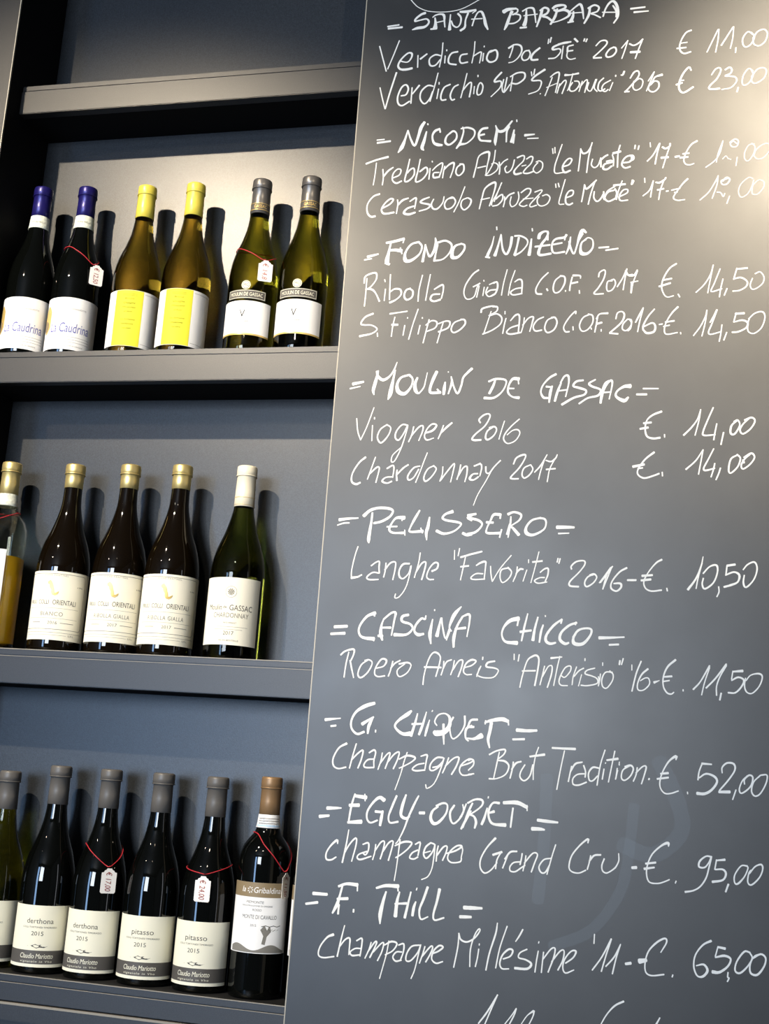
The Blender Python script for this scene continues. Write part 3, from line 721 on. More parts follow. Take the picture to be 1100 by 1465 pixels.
('S. Filippo Bianco C.O.F. 2016 - €. 14,50', """
-5029,6910,30 -5147,6859,27 -5209,6759,24 -5158,6732,24 -5039,6725,21 -4952,6663,21 -5029,6594,24 -5213,6556,36
-4944,6603,18 -4936,6546,18
-4773,6899,27 -4641,6916,20 -4506,6933,21
-4691,6847,18 -4714,6697,18 -4724,6542,18
-4730,6726,33 -4638,6724,33
-4496,6836,18 -4495,6820,18
-4530,6713,18 -4547,6554,18
-4342,6964,18 -4406,6730,18 -4457,6489,18
-4271,6830,18 -4268,6814,18
-4298,6708,18 -4320,6569,18
-4165,6794,19 -4194,6646,19 -4234,6429,19
-4211,6706,18 -4129,6773,21 -4047,6751,24 -4064,6663,21 -4195,6606,21
-3951,6739,19 -3984,6601,19 -4023,6425,19
-4030,6721,18 -3918,6762,22 -3850,6747,26 -3873,6658,23 -4013,6598,27
-3671,6782,20 -3783,6735,22 -3824,6637,22 -3783,6581,23 -3691,6624,25 -3620,6711,26 -3633,6775,26 -3690,6782,26
-3393,6883,26 -3378,6942,29 -3248,6978,26 -3172,6966,26
-3244,6899,17 -3291,6723,17 -3338,6548,17
-3224,6967,20 -3158,6966,23 -3164,6897,20 -3273,6831,26 -3162,6858,23 -3084,6797,23 -3098,6699,20 -3187,6623,21 -3278,6576,22 -3352,6548,23
-3040,6894,17 -3038,6850,17
-3020,6785,19 -3041,6678,19 -3057,6551,19
-2954,6744,17 -2881,6831,26 -2824,6810,26 -2830,6556,19
-2836,6673,23 -2945,6637,22 -3002,6570,21 -2941,6539,26 -2803,6560,26
-2752,6788,17 -2762,6671,17 -2790,6555,17
-2771,6672,21 -2693,6777,20 -2623,6795,26 -2634,6707,21 -2665,6572,17
-2472,6791,20 -2562,6745,21 -2617,6649,21 -2582,6580,23 -2491,6591,23
-2325,6781,20 -2415,6741,20 -2450,6625,21 -2407,6551,23 -2317,6593,23 -2276,6699,23 -2307,6777,25 -2362,6778,25
-2014,6828,20 -2019,6867,20 -2106,6772,19 -2177,6638,18 -2152,6561,22 -2094,6559,22
-2046,6635,18 -2041,6581,18
-1818,6813,19 -1906,6767,20 -1953,6652,20 -1917,6565,19 -1837,6582,19 -1768,6686,19 -1772,6792,22 -1836,6819,22
-1789,6610,17 -1781,6587,17
-1699,6781,19 -1714,6666,19 -1733,6542,19
-1716,6743,22 -1674,6815,19 -1557,6825,30
-1714,6666,28 -1637,6687,28
-1644,6584,17 -1643,6553,17
-1442,6736,19 -1423,6822,19 -1361,6845,19 -1324,6791,25 -1365,6677,25 -1521,6528,25
-1524,6524,25 -1405,6510,25
-1278,6728,19 -1338,6657,19 -1345,6581,19 -1291,6557,19 -1230,6626,19 -1224,6712,19 -1278,6728,19
-1256,6731,19 -1222,6673,19 -1234,6588,19 -1268,6551,19
-1165,6676,19 -1124,6766,25 -1062,6895,19
-1065,6879,18 -1104,6709,18 -1133,6534,18
-906,6871,19 -991,6763,21 -1055,6631,23 -1056,6555,24
-1044,6612,19 -936,6663,24 -891,6618,27 -906,6533,30 -1002,6512,33 -1053,6559,24
-837,6637,19 -791,6644,19
-582,6895,27 -659,6811,22 -726,6699,18 -762,6586,18 -739,6491,19 -583,6511,19
-752,6670,24 -630,6687,24
-777,6606,19 -693,6623,19
-541,6515,16 -537,6487,16
-365,6461,17 -273,6594,17 -206,6743,17 -187,6837,17
-187,6837,17 -208,6649,17 -250,6451,17
-143,6651,17 -94,6740,24 -49,6843,21 -118,6628,20 -160,6516,19 -133,6475,18 12,6513,18
19,6615,17 4,6475,17 -15,6368,17
85,6502,18 46,6385,18
197,6770,29 316,6776,31
208,6785,18 176,6649,18
176,6649,18 291,6674,24 363,6635,26 343,6561,23 242,6507,24 157,6500,24
376,6691,17 460,6773,19 561,6789,21 592,6704,18 546,6556,18 445,6475,18 369,6514,18 368,6635,18 384,6691,18"""),
('= MOULIN DE GASSAC =', """
-5260,5808,49 -5098,5841,32
-5298,5737,25 -5144,5771,18
-4885,6010,21 -4898,5922,39 -4922,5804,52 -4940,5706,45 -4924,5637,17
-4907,6001,32 -4882,5922,38 -4801,5865,45 -4708,5919,31 -4647,6017,24 -4607,6138,14
-4628,6017,24 -4647,5879,35 -4666,5742,56 -4679,5645,62 -4706,5563,17
-4411,5939,31 -4533,5897,35 -4583,5790,42 -4556,5683,62 -4458,5652,52 -4370,5759,28 -4355,5876,28 -4411,5939,35
-4283,5894,31 -4315,5797,48 -4299,5700,52 -4248,5656,27 -4178,5747,21 -4157,5854,17 -4139,5971,14
-3999,5984,44 -4044,5872,48 -4083,5736,38 -4068,5662,41 -3927,5667,44
-3977,5716,24 -3922,5653,24
-3864,5821,24 -3873,5715,48 -3876,5634,37
-3829,5982,17 -3824,5970,17
-3781,5907,17 -3766,5810,34 -3808,5641,20
-3765,5868,17 -3734,5752,24 -3671,5645,30 -3622,5770,30 -3601,5886,30 -3540,5962,37 -3478,6024,40
-3124,5861,23 -3156,5755,37 -3206,5641,37
-3224,5823,30 -3124,5861,33 -2994,5849,30 -2968,5792,23 -3022,5668,23 -3137,5577,33 -3276,5575,43
-2787,5856,56 -2875,5858,40 -2929,5762,27 -2935,5657,30 -2871,5590,23 -2774,5574,49
-2798,5857,20 -2787,5780,20
-2927,5715,26 -2850,5714,23
-2258,5922,36 -2346,5870,29 -2433,5767,23 -2464,5662,23 -2424,5577,33 -2361,5567,33
-2391,5738,29 -2304,5727,26
-2305,5746,23 -2328,5652,42 -2340,5501,23
-2259,5519,32 -2229,5651,36 -2180,5792,23
-2189,5792,23 -2139,5886,26 -2085,5895,32 -2072,5791,23 -2109,5584,19
-2230,5670,23 -2095,5687,23
-1868,5826,26 -1965,5809,32 -2008,5743,29 -1926,5714,35 -1826,5675,29 -1851,5610,29 -1992,5568,32 -2158,5467,36
-1698,5834,22 -1786,5778,29 -1739,5731,32 -1622,5682,29 -1655,5598,32 -1796,5562,26 -1917,5479,26
-1616,5486,32 -1602,5617,38 -1563,5766,35 -1511,5813,29
-1609,5538,34 -1581,5673,31 -1521,5785,27 -1473,5818,31 -1463,5750,23 -1498,5542,17
-1612,5639,23 -1474,5649,23
-1209,5732,64 -1297,5726,42 -1390,5660,27 -1402,5581,34 -1291,5518,53 -1234,5569,26
-1121,5610,30 -983,5609,30
-1034,5694,23 -825,5692,19"""),
('Viogner 2016 €. 14,00', """
-5161,5277,18 -5130,5083,18 -5077,4947,18
-5077,4947,16 -4999,5141,16 -4909,5442,16
-4890,5292,18 -4888,5264,18
-4912,5170,16 -4906,4932,16
-4694,5179,21 -4785,5111,21 -4825,5005,21 -4800,4928,24 -4751,4909,24 -4663,5015,21 -4633,5130,18 -4694,5179,21
-4378,5168,20 -4464,5178,21 -4543,5082,22 -4556,4986,23 -4505,4944,23 -4444,5024,21 -4378,5168,18 -4428,4928,18 -4475,4775,18 -4541,4632,18 -4588,4622,18 -4575,4718,16 -4460,4833,15
-4291,5149,19 -4311,5024,19 -4352,4919,19
-4319,5005,20 -4215,5139,23 -4155,5158,23 -4154,5081,20 -4202,4938,16
-4105,5053,23 -4004,5091,32 -3952,5167,26 -4019,5186,23 -4090,5110,20 -4121,5005,20 -4080,4947,23 -3982,4976,14
-3849,5167,19 -3880,5062,19 -3917,4963,19
-3880,5052,22 -3801,5138,29 -3726,5205,26
-3312,5203,23 -3333,5251,24 -3272,5317,26 -3199,5336,23 -3178,5288,21 -3244,5156,23 -3367,5042,24 -3419,4970,26 -3390,4944,31 -3289,4948,28
-3124,5140,20 -3204,5080,23 -3226,4985,25 -3188,4952,28 -3108,5014,21 -3072,5099,20 -3106,5146,25 -3178,5127,25
-2964,5230,16 -2999,5098,15 -3032,4957,15
-2751,5258,18 -2859,5155,19 -2945,5042,20 -2963,4957,22 -2901,4895,17 -2794,4939,17 -2736,5042,18 -2766,5098,20 -2838,5089,17 -2917,5023,14
-773,5359,32 -888,5311,26 -969,5234,19 -991,5113,22 -964,5003,26 -880,4970,29 -785,4981,29
-1014,5190,29 -910,5201,29
-1060,5109,29 -950,5128,29
-727,5029,17 -724,4986,17
-470,5016,25 -370,5123,22 -290,5243,17 -248,5385,13
-248,5385,17 -270,5221,17 -317,5014,17
-80,5412,19 -148,5242,20 -210,5068,22 -195,5014,25 -48,5024,19
-30,5181,19 -54,5046,19 -67,4949,19
61,5057,20 29,4884,20
246,5230,20 166,5154,25 154,5046,28 208,5035,25 273,5154,20 246,5230,22 196,5208,22
406,5262,18 317,5175,20 277,5089,22 318,5035,22 417,5110,21 472,5218,21 426,5266,25 336,5229,25"""),
('Chardonnay 2017 €. 14,00', """
-4980,4687,30 -5074,4601,25 -5159,4447,21 -5164,4323,27 -5097,4280,33 -5032,4305,27
-4831,4688,18 -4884,4506,18 -4929,4353,18
-4899,4439,22 -4801,4535,24 -4762,4526,21 -4774,4431,19 -4799,4307,19
-4647,4517,23 -4565,4565,23 -4542,4518,20 -4552,4385,17
-4553,4394,20 -4656,4384,20 -4705,4327,29 -4631,4299,23 -4561,4328,23
-4494,4499,20 -4498,4423,23 -4486,4338,26
-4489,4433,22 -4401,4528,23 -4332,4576,23
-4062,4757,16 -4106,4624,16 -4152,4473,16 -4208,4312,16
-4158,4558,17 -4250,4529,23 -4327,4415,23 -4313,4349,23 -4241,4387,20 -4174,4511,20
-3952,4565,19 -4042,4511,20 -4091,4389,22 -4059,4332,26 -3979,4399,20 -3916,4512,20 -3962,4565,22
-3821,4550,17 -3823,4438,17 -3854,4334,17
-3846,4344,20 -3743,4494,20 -3657,4598,20 -3668,4476,18 -3696,4322,16
-3563,4580,20 -3576,4477,20 -3606,4361,20
-3590,4411,20 -3524,4533,20 -3469,4552,23 -3467,4440,20 -3490,4328,17
-3359,4562,20 -3279,4600,28
-3369,4562,20 -3278,4591,25 -3257,4535,21 -3278,4414,17
-3307,4451,20 -3380,4441,23 -3422,4375,34 -3366,4357,23 -3296,4404,23
-3198,4554,23 -3189,4470,20 -3143,4461,20 -3075,4555,20 -2989,4648,20 -3024,4611,20 -3101,4517,18 -3183,4349,16 -3291,4144,14 -3346,3986,13
-2805,4593,20 -2764,4687,24 -2658,4733,28 -2641,4687,19 -2721,4538,21 -2832,4408,22 -2812,4380,25 -2722,4381,22
-2561,4585,19 -2649,4539,20 -2677,4446,21 -2642,4391,22 -2572,4437,21 -2526,4521,19 -2561,4585,19
-2502,4475,18 -2417,4577,22 -2334,4735,15
-2367,4670,17 -2414,4503,17 -2440,4370,17
-2349,4651,19 -2276,4633,22 -2216,4679,22 -2191,4735,16
-2224,4670,16 -2290,4522,16 -2317,4338,16
-2339,4518,22 -2210,4532,22
-859,4774,29 -976,4675,24 -1065,4544,19 -1073,4457,21 -989,4404,24 -867,4437,24 -786,4470,24
-1142,4566,38 -990,4599,32
-1075,4540,22 -1010,4549,22
-745,4492,17 -740,4434,17
-430,4531,23 -300,4657,20 -206,4812,14
-206,4812,17 -230,4657,17 -261,4463,17
-65,4826,17 -139,4668,19 -194,4550,22 -167,4518,25 -47,4551,19
-48,4619,19 -66,4529,19 -95,4426,19
27,4555,20 5,4476,20 -30,4388,20
251,4740,20 162,4680,23 134,4530,22 164,4484,21 253,4574,21 286,4691,21 241,4745,22
410,4745,18 341,4681,20 298,4595,21 323,4542,21 412,4607,21 470,4703,20 430,4762,28 331,4702,21
322,4670,28 332,4627,28"""),
('= PELISSERO =', """
-5305,3747,48 -5168,3766,34 -5023,3776,21
-5329,3666,17 -5239,3697,24 -5152,3704,21
-4817,3858,27 -4822,3727,34 -4835,3596,44 -4844,3465,51 -4837,3413,17
-4942,3809,51 -4853,3892,44 -4723,3931,41 -4571,3922,41 -4512,3882,30 -4562,3797,34 -4680,3729,37 -4786,3705,31
-4337,3791,61 -4449,3789,37 -4510,3723,27 -4550,3620,34 -4490,3569,30 -4322,3572,37
-4586,3656,24 -4437,3663,24
-4353,3809,20 -4371,3749,20
-4321,3615,17 -4312,3535,17
-4120,3902,27 -4186,3775,37 -4243,3644,23 -4239,3588,30 -4054,3601,43
-4088,3647,20 -4058,3573,20
-3969,3806,23 -3984,3667,47 -4003,3583,43 -3990,3473,17
-3638,3894,50 -3737,3856,33 -3780,3800,33 -3722,3764,33 -3556,3739,36 -3508,3703,26 -3603,3609,26 -3747,3570,36 -3857,3610,43
-3361,3843,33 -3417,3809,36 -3357,3770,33
-3477,3584,39 -3418,3558,43 -3345,3568,33
-3420,3842,36 -3303,3863,33
-3409,3806,36 -3261,3771,36 -3207,3708,26 -3288,3606,33 -3404,3567,43
-2958,3859,45 -3048,3857,39 -3089,3774,26 -3137,3655,23 -3125,3591,32 -2945,3594,42
-2949,3868,26 -2955,3804,26
-2926,3646,23 -2949,3531,23
-3147,3746,36 -3051,3742,36
-2804,3834,19 -2807,3724,29 -2830,3533,19
-2816,3724,23 -2845,3578,35
-2847,3866,39 -2762,3898,32 -2662,3863,32 -2685,3781,26 -2797,3697,19 -2769,3670,35 -2679,3572,45
-2384,3822,29 -2507,3784,29 -2582,3683,35 -2573,3601,51 -2480,3576,41 -2341,3651,25 -2306,3742,25 -2330,3805,29 -2402,3818,29
-2156,3692,51 -1991,3695,44 -1917,3693,31
-2131,3603,24 -1984,3611,16"""),
('Langhe "Favorita" 2016 - €. 10,50', """
-4994,3359,18 -5030,3219,17 -5062,3014,17 -5059,2904,17
-5059,2900,38 -4969,2915,26 -4906,2948,20
-4778,3081,20 -4712,3134,20 -4662,3145,23 -4660,3062,22 -4650,2979,20
-4650,2979,20 -4748,2986,21 -4828,2919,22 -4797,2883,22 -4657,2887,20
-4562,3129,19 -4567,3009,19 -4583,2921,19
-4573,3027,22 -4497,3130,23 -4423,3141,20 -4424,3031,20 -4446,2888,20
-4217,3128,23 -4309,3117,29 -4359,3033,23 -4353,2942,26 -4295,2910,20 -4218,2991,20 -4193,3101,23 -4206,2964,17 -4250,2780,16 -4333,2651,16 -4397,2631,17 -4391,2689,17
-4071,3288,17 -4088,3131,17 -4134,2929,17
-4117,3003,20 -4042,3133,23 -3983,3152,23 -3994,3042,23 -4027,2900,23
-3888,3027,28 -3817,3065,25 -3804,3138,25 -3859,3146,25 -3927,3062,20 -3957,2952,20 -3917,2908,20 -3853,2910,20
-3578,3335,14 -3575,3202,14
-3508,3364,17 -3524,3255,17
-3486,3237,28 -3330,3286,25
-3418,3239,17 -3444,3075,17 -3471,2912,17
-3479,3101,25 -3365,3117,25
-3379,3272,28 -3186,3326,25
-3258,3125,19 -3201,3163,28 -3130,3182,28 -3126,3101,19 -3135,2939,17
-3157,3010,19 -3255,3008,19 -3324,2952,19 -3287,2926,19 -3126,2936,19
-3055,3121,17 -3044,3013,17 -3020,2903,16
-3020,2903,16 -2919,3089,16 -2771,3281,16
-2813,3100,22 -2900,3071,22 -2913,2963,18 -2873,2893,18 -2788,2958,19 -2757,3048,19 -2813,3109,25
-2680,3122,18 -2688,3023,18 -2729,2911,18
-2693,3023,20 -2643,3087,27 -2595,3088,22
-2527,3228,14 -2525,3179,14
-2545,3081,16 -2591,2919,16
-2388,3340,16 -2425,3155,16 -2481,2901,16
-2471,3193,27 -2336,3211,27
-2359,3050,19 -2300,3101,22 -2251,3106,24 -2252,3017,22 -2284,2927,19
-2295,2980,19 -2365,2975,18 -2433,2932,19 -2379,2898,19 -2260,2919,19
-2121,3255,19 -2132,3198,19
-2092,3253,19 -2107,3181,19
-1930,3106,21 -1935,3150,23 -1868,3214,24 -1764,3228,21 -1754,3172,21 -1828,3064,20 -1944,2937,23 -1942,2875,27 -1824,2867,27
-1620,3043,21 -1705,3006,21 -1745,2925,21 -1717,2870,24 -1633,2920,20 -1584,3000,20 -1620,3048,26 -1680,3029,27
-1547,2927,18 -1482,3021,18 -1400,3146,18
-1436,3074,16 -1471,2968,16 -1497,2845,16
-1532,2930,19 -1444,3058,22 -1375,3162,19
-1385,3155,19 -1442,2995,19 -1498,2842,19
-1184,3145,28 -1280,3084,24 -1375,2955,20 -1386,2860,24 -1313,2821,25 -1254,2875,28 -1265,2927,31 -1353,2924,19
-1171,2976,28 -1057,2979,28
-721,3270,28 -796,3222,23 -894,3094,17 -952,2967,19 -929,2874,20 -847,2835,22 -715,2853,22
-978,3040,34 -841,3054,28
-988,2977,31 -861,2995,31
-648,2882,18 -639,2841,18
-372,2870,34 -272,3018,24 -205,3196,20 -181,3325,11
-192,3237,17 -242,3029,17 -265,2887,17
-178,3093,20 -96,3188,21 -7,3211,27 8,3118,21 -43,2972,21 -151,2887,27 -187,2948,21 -173,3031,21
26,2923,18 31,2851,18 5,2785,18
130,3208,30 234,3227,30
130,3208,20 118,3084,20
112,3080,21 220,3124,24 289,3085,30 270,2992,24 183,2948,30 95,2919,27
337,3158,18 395,3231,20 482,3265,24 516,3173,21 474,3028,19 378,2923,24 342,2983,24 353,3086,17"""),
('= CASCINA CHICCO =', """
-5252,2188,45 -5067,2203,41
-5298,2086,34 -5092,2102,44
-4667,2407,51 -4786,2353,37 -4878,2220,30 -4887,2120,29 -4825,2053,37 -4660,2039,55
-4698,2416,26 -4673,2361,26
-4661,2059,22 -4662,2010,22
-4537,2025,26 -4568,2122,51 -4563,2241,29 -4538,2322,22
-4538,2322,26 -4432,2415,29 -4371,2417,36 -4384,2307,26 -4410,2099,22
-4602,2085,37 -4537,2084,37
-4580,2201,26 -4428,2207,33
-4182,2398,36 -4267,2371,40 -4268,2302,36 -4149,2266,33 -4114,2199,29 -4199,2117,33 -4370,2110,51
-3932,2393,22 -3943,2343,27 -3993,2351,32 -4068,2259,32 -4082,2170,29 -4029,2123,47 -3949,2136,32
-3833,2347,18 -3849,2228,39 -3859,2130,50 -3837,2004,21
-3813,2485,18 -3812,2466,18
-3714,2371,21 -3741,2213,39 -3758,2114,54
-3704,2371,21 -3687,2254,23 -3633,2084,25 -3586,2219,25
-3436,2538,18 -3519,2436,53 -3563,2337,43 -3587,2238,25 -3555,2190,21
-3512,1968,28 -3516,2104,46 -3480,2262,32 -3409,2401,28
-3409,2401,25 -3321,2434,35 -3307,2346,25 -3333,2121,18
-3507,2222,25 -3360,2243,39
-3620,2061,18 -3575,2199,18
-2626,2400,63 -2741,2367,52 -2824,2276,31 -2848,2169,24 -2794,2075,35 -2633,2062,59
-2623,2419,24 -2641,2302,24
-2504,2472,17 -2540,2297,28 -2573,2093,24
-2598,2217,35 -2446,2242,28
-2362,2428,24 -2399,2263,31 -2417,2109,48
-2286,2325,21 -2311,2228,31 -2328,2084,24
-2263,2455,17 -2259,2438,17
-2033,2411,27 -2143,2321,34 -2233,2193,34 -2239,2107,41 -2180,2071,38 -2105,2087,27
-2033,2411,24 -2045,2353,24
-1832,2371,31 -1934,2329,34 -2035,2229,34 -2050,2133,41 -1981,2079,41 -1929,2094,27
-1838,2380,24 -1850,2341,24
-1836,2227,27 -1871,2150,34 -1849,2084,51 -1737,2089,44 -1647,2197,30 -1631,2283,30 -1707,2299,27 -1809,2266,31 -1872,2169,31
-1524,2177,44 -1385,2184,33 -1191,2199,20
-1386,2088,27 -1262,2098,27"""),
('Roero Arneis "Anterisio" \'16 - €. 11,50', """
-5129,1793,25 -5066,1849,25 -4945,1880,28 -4939,1811,22 -4973,1720,22
-5013,1837,19 -5041,1668,19 -5055,1481,19
-4984,1720,25 -4949,1593,22 -4914,1481,16
-4719,1741,17 -4816,1668,20 -4857,1539,22 -4812,1486,23 -4717,1565,22 -4659,1695,19 -4709,1742,20 -4770,1729,20
-4593,1629,20 -4491,1663,20 -4456,1743,28 -4528,1759,25 -4601,1648,19 -4614,1550,20 -4561,1513,20 -4465,1528,20
-4365,1737,19 -4386,1619,19 -4416,1524,19
-4388,1638,22 -4332,1709,22 -4259,1752,22
-4191,1706,17 -4286,1624,17 -4285,1555,18 -4239,1528,18 -4144,1591,18 -4100,1690,17 -4153,1727,25 -4272,1702,25
-3914,1432,21 -3904,1583,17 -3857,1779,19 -3803,1874,21 -3744,1881,27 -3691,1825,21 -3703,1708,21 -3739,1552,21
-3910,1676,26 -3672,1680,26
-3638,1769,18 -3642,1672,18 -3666,1575,18
-3642,1672,21 -3598,1761,21 -3531,1793,21
-3491,1785,18 -3504,1678,18 -3532,1585,18
-3503,1659,20 -3432,1778,20 -3373,1790,21 -3387,1684,21 -3425,1563,21
-3339,1695,18 -3243,1729,20 -3187,1789,22 -3247,1805,27 -3322,1754,24 -3355,1647,21 -3314,1600,18 -3236,1604,18
-3134,1695,19 -3166,1579,19
-3095,1850,18 -3097,1812,18
-3116,1725,18 -3167,1598,18
-2926,1800,24 -3021,1777,27 -3038,1719,27 -2921,1705,21 -2871,1669,18 -2934,1580,18 -3068,1568,18 -3147,1589,18
-2665,1911,16 -2661,1831,16
-2595,1906,18 -2606,1814,18
-2566,1459,18 -2541,1608,18 -2484,1820,18 -2411,1889,26 -2354,1901,29 -2323,1846,23 -2335,1693,23 -2364,1493,23
-2544,1684,22 -2364,1696,22
-2243,1764,18 -2266,1640,17 -2295,1506,17
-2265,1621,19 -2195,1756,17 -2143,1768,20 -2144,1664,20 -2193,1477,20
-2162,1875,29 -2012,1897,17
-2041,1905,17 -2072,1743,17 -2109,1506,17
-2021,1651,17 -1963,1625,17 -1892,1713,17 -1894,1779,19 -1968,1748,19 -2037,1594,19 -2016,1519,17 -1922,1515,16
-1810,1774,16 -1851,1640,16 -1862,1527,16
-1842,1640,17 -1779,1719,20 -1715,1759,17
-1703,1891,16 -1702,1858,16
-1740,1673,14 -1776,1516,14
-1566,1766,17 -1668,1733,19 -1694,1685,20 -1609,1661,19 -1534,1627,17 -1532,1562,17 -1660,1527,19 -1744,1529,19
-1516,1656,17 -1505,1600,17 -1512,1529,17
-1465,1845,14 -1464,1804,14
-1490,1694,17 -1496,1619,17 -1509,1544,17
-1333,1720,20 -1425,1716,19 -1469,1621,18 -1456,1528,18 -1400,1508,17 -1330,1608,18 -1323,1693,18 -1371,1737,23
-1238,1883,23 -1244,1827,23
-1195,1913,18 -1216,1828,18
-1080,1834,14 -1078,1760,14
-959,1886,20 -1020,1716,20 -1069,1482,20
-867,1788,28 -947,1710,23 -998,1587,18 -987,1504,18 -914,1508,17 -844,1585,17 -854,1659,17 -900,1666,16 -963,1626,15
-784,1612,36 -716,1641,11
-512,1924,31 -613,1827,25 -665,1695,20 -662,1566,18 -615,1486,22 -560,1470,21 -525,1496,17
-656,1692,22 -556,1704,28
-663,1631,19 -586,1647,19
-407,1538,17 -407,1516,17
-278,1545,25 -187,1654,19 -75,1866,22
-73,1842,16 -134,1647,16 -170,1477,16
-115,1571,22 8,1709,22 138,1898,22
140,1879,18 60,1729,18 18,1599,18 20,1481,18
78,1515,22 61,1423,22
219,1801,22 346,1816,35
222,1810,16 206,1700,16
206,1685,19 290,1731,24 361,1698,24 335,1615,22 257,1529,22 166,1525,24
387,1690,15 448,1766,16 553,1789,24 592,1745,19 554,1626,17 467,1531,17 397,1545,19 370,1626,19 382,1726,15"""),
('= G. CHIQUET =', """
-5281,877,44 -5164,895,29 -5059,909,15
-5192,793,29 -5120,805,29
-4584,1143,43 -4712,1098,54 -4837,1014,36 -4899,894,29 -4890,779,29 -4804,707,33 -4705,742,32
-4743,845,47 -4667,898,36 -4584,954,22
-4590,950,25 -4642,832,47 -4653,720,25
-4543,776,20 -4543,745,20
-4053,1065,28 -4105,1015,57 -4218,932,36 -4273,852,29 -4228,788,36 -4146,745,46 -4048,754,64
-3963,1032,18 -3989,906,32 -4036,723,39
-4033,885,28 -3899,896,28
-3839,1063,14 -3879,893,35 -3925,748,35
-3789,955,14 -3817,840,35 -3839,734,25
-3754,1087,18 -3762,1071,18
-3682,885,21 -3715,940,21 -3671,1028,21 -3575,1053,21 -3509,999,37 -3507,895,54 -3570,806,70 -3676,781,81 -3716,798,53
-3590,909,35 -3581,759,31 -3569,637,17
-3459,1011,24 -3498,914,23 -3491,801,21 -3448,719,21 -3364,780,21 -3298,907,24 -3301,1035,28
-3197,912,24 -3272,861,35 -3275,748,24 -3234,703,24
-3123,996,31 -3211,983,31 -3245,910,28 -3244,891,30 -3167,895,31
-3265,739,17 -3158,736,35 -3053,785,76
-3020,960,24 -2941,992,41 -2790,1020,58 -2702,996,45
-2702,996,21 -2694,944,21
-2930,965,48 -2944,851,45 -2963,738,41 -2938,628,21
-3009,989,21 -3016,941,21
-2581,887,51 -2441,884,44 -2309,895,34
-2628,759,31 -2470,771,31"""),
('Champagne Brut Tradition - €. 52,00', """
-4944,568,34 -5051,501,22 -5121,362,22 -5112,258,22 -5038,219,20 -4929,245,20
-4805,573,19 -4842,418,19 -4878,234,19
-4857,350,22 -4764,451,22 -4702,487,22 -4717,368,22 -4758,242,22
-4614,460,20 -4547,502,25 -4520,466,21 -4537,360,20 -4530,266,18
-4548,379,21 -4627,364,21 -4676,295,20 -4649,259,23 -4530,266,21
-4425,472,18 -4437,367,18 -4472,241,18
-4445,328,20 -4364,447,20 -4316,478,20 -4330,392,20 -4370,261,20
-4337,354,20 -4255,463,21 -4188,496,21 -4202,400,21 -4255,265,21
-4074,499,17 -4111,368,16 -4148,196,15 -4212,-14,14
-4182,401,18 -4067,456,27 -3957,434,27 -4003,375,20 -4107,312,18 -4173,279,18
-3880,458,18 -3794,482,24 -3799,406,21 -3811,293,18
-3826,367,18 -3922,342,20 -3987,282,21 -3936,259,23 -3810,278,22
-3568,458,24 -3655,453,24 -3732,373,21 -3742,288,21 -3684,283,22 -3591,363,21 -3553,459,19 -3605,269,18 -3673,106,15 -3765,35,16 -3788,85,16
-3705,319,21 -3629,342,21 -3574,402,21
-3491,463,19 -3523,358,19 -3565,253,19
-3532,348,21 -3423,458,21 -3350,472,24 -3378,358,24 -3439,242,24
-3320,362,19 -3207,406,21 -3152,447,21 -3211,462,22 -3303,391,21 -3333,305,21 -3285,243,20 -3161,260,19
-3212,313,18 -3148,382,21 -3146,447,21 -3182,460,21 -3219,443,21
-3209,257,19 -3133,272,19
-2937,538,23 -2844,592,23 -2727,618,23 -2738,556,20 -2810,490,18
-2802,580,18 -2834,393,18 -2863,224,17
-2819,468,18 -2724,464,29 -2664,403,23 -2705,290,19 -2825,227,17 -2924,220,23
-2606,462,20 -2615,370,20 -2641,243,20
-2624,360,22 -2571,446,26 -2501,473,23
-2448,435,19 -2500,340,19 -2506,266,20 -2448,224,20 -2376,293,20 -2342,442,20
-2275,677,16 -2313,554,16 -2333,387,16 -2329,245,16
-2388,546,26 -2192,584,34
-2094,678,26 -1926,679,31 -1787,682,34
-1929,651,17 -1971,411,17 -2012,138,17
-1828,456,18 -1863,250,18
-1840,383,20 -1780,487,26 -1689,516,20
-1669,475,20 -1642,395,20 -1645,322,20
-1656,367,20 -1747,352,19 -1804,294,18 -1797,222,20 -1724,216,21 -1624,260,21
-1396,693,17 -1450,498,17 -1486,228,17
-1466,452,20 -1549,456,25 -1601,380,20 -1589,290,20 -1543,284,20 -1481,351,20
-1383,530,14 -1386,517,14
-1402,447,18 -1420,310,18
-1268,688,17 -1303,489,17 -1339,279,17
-1370,561,22 -1225,589,34
-1205,523,14 -1204,505,14
-1224,440,17 -1249,321,17
-1205,550,14 -1208,510,14
-1230,467,17 -1244,331,17
-1068,513,28 -1157,445,18 -1172,344,19 -1126,317,19 -1056,379,19 -1022,471,21 -1059,514,25 -1131,491,25
-972,492,18 -984,402,18 -1018,310,18
-988,419,19 -906,506,19 -858,509,22 -877,409,19 -913,284,17
-821,355,30 -814,352,30
-480,622,16 -481,667,36 -568,599,22 -645,459,19 -678,332,18 -667,244,16 -612,185,18 -533,190,18 -441,227,18
-671,431,25 -574,446,30
-714,362,25 -572,389,25
-327,222,15 -324,196,15
-152,594,30 -29,592,19
-148,595,18 -185,489,18 -198,382,18
-184,409,18 -97,468,24 8,439,30 41,371,27 -24,269,30 -111,214,35 -207,213,40
104,490,16 103,561,20 163,621,24 247,614,27 260,535,21 183,407,20 72,267,19
67,249,32 202,258,40
278,290,17 238,164,17
383,367,16 382,429,20 442,485,24 485,453,21 452,337,19 349,251,21 319,301,19 356,409,16 416,475,16
588,495,21 657,499,18 649,402,18 581,267,18 513,227,20 470,285,19 494,401,17 580,494,19"""),
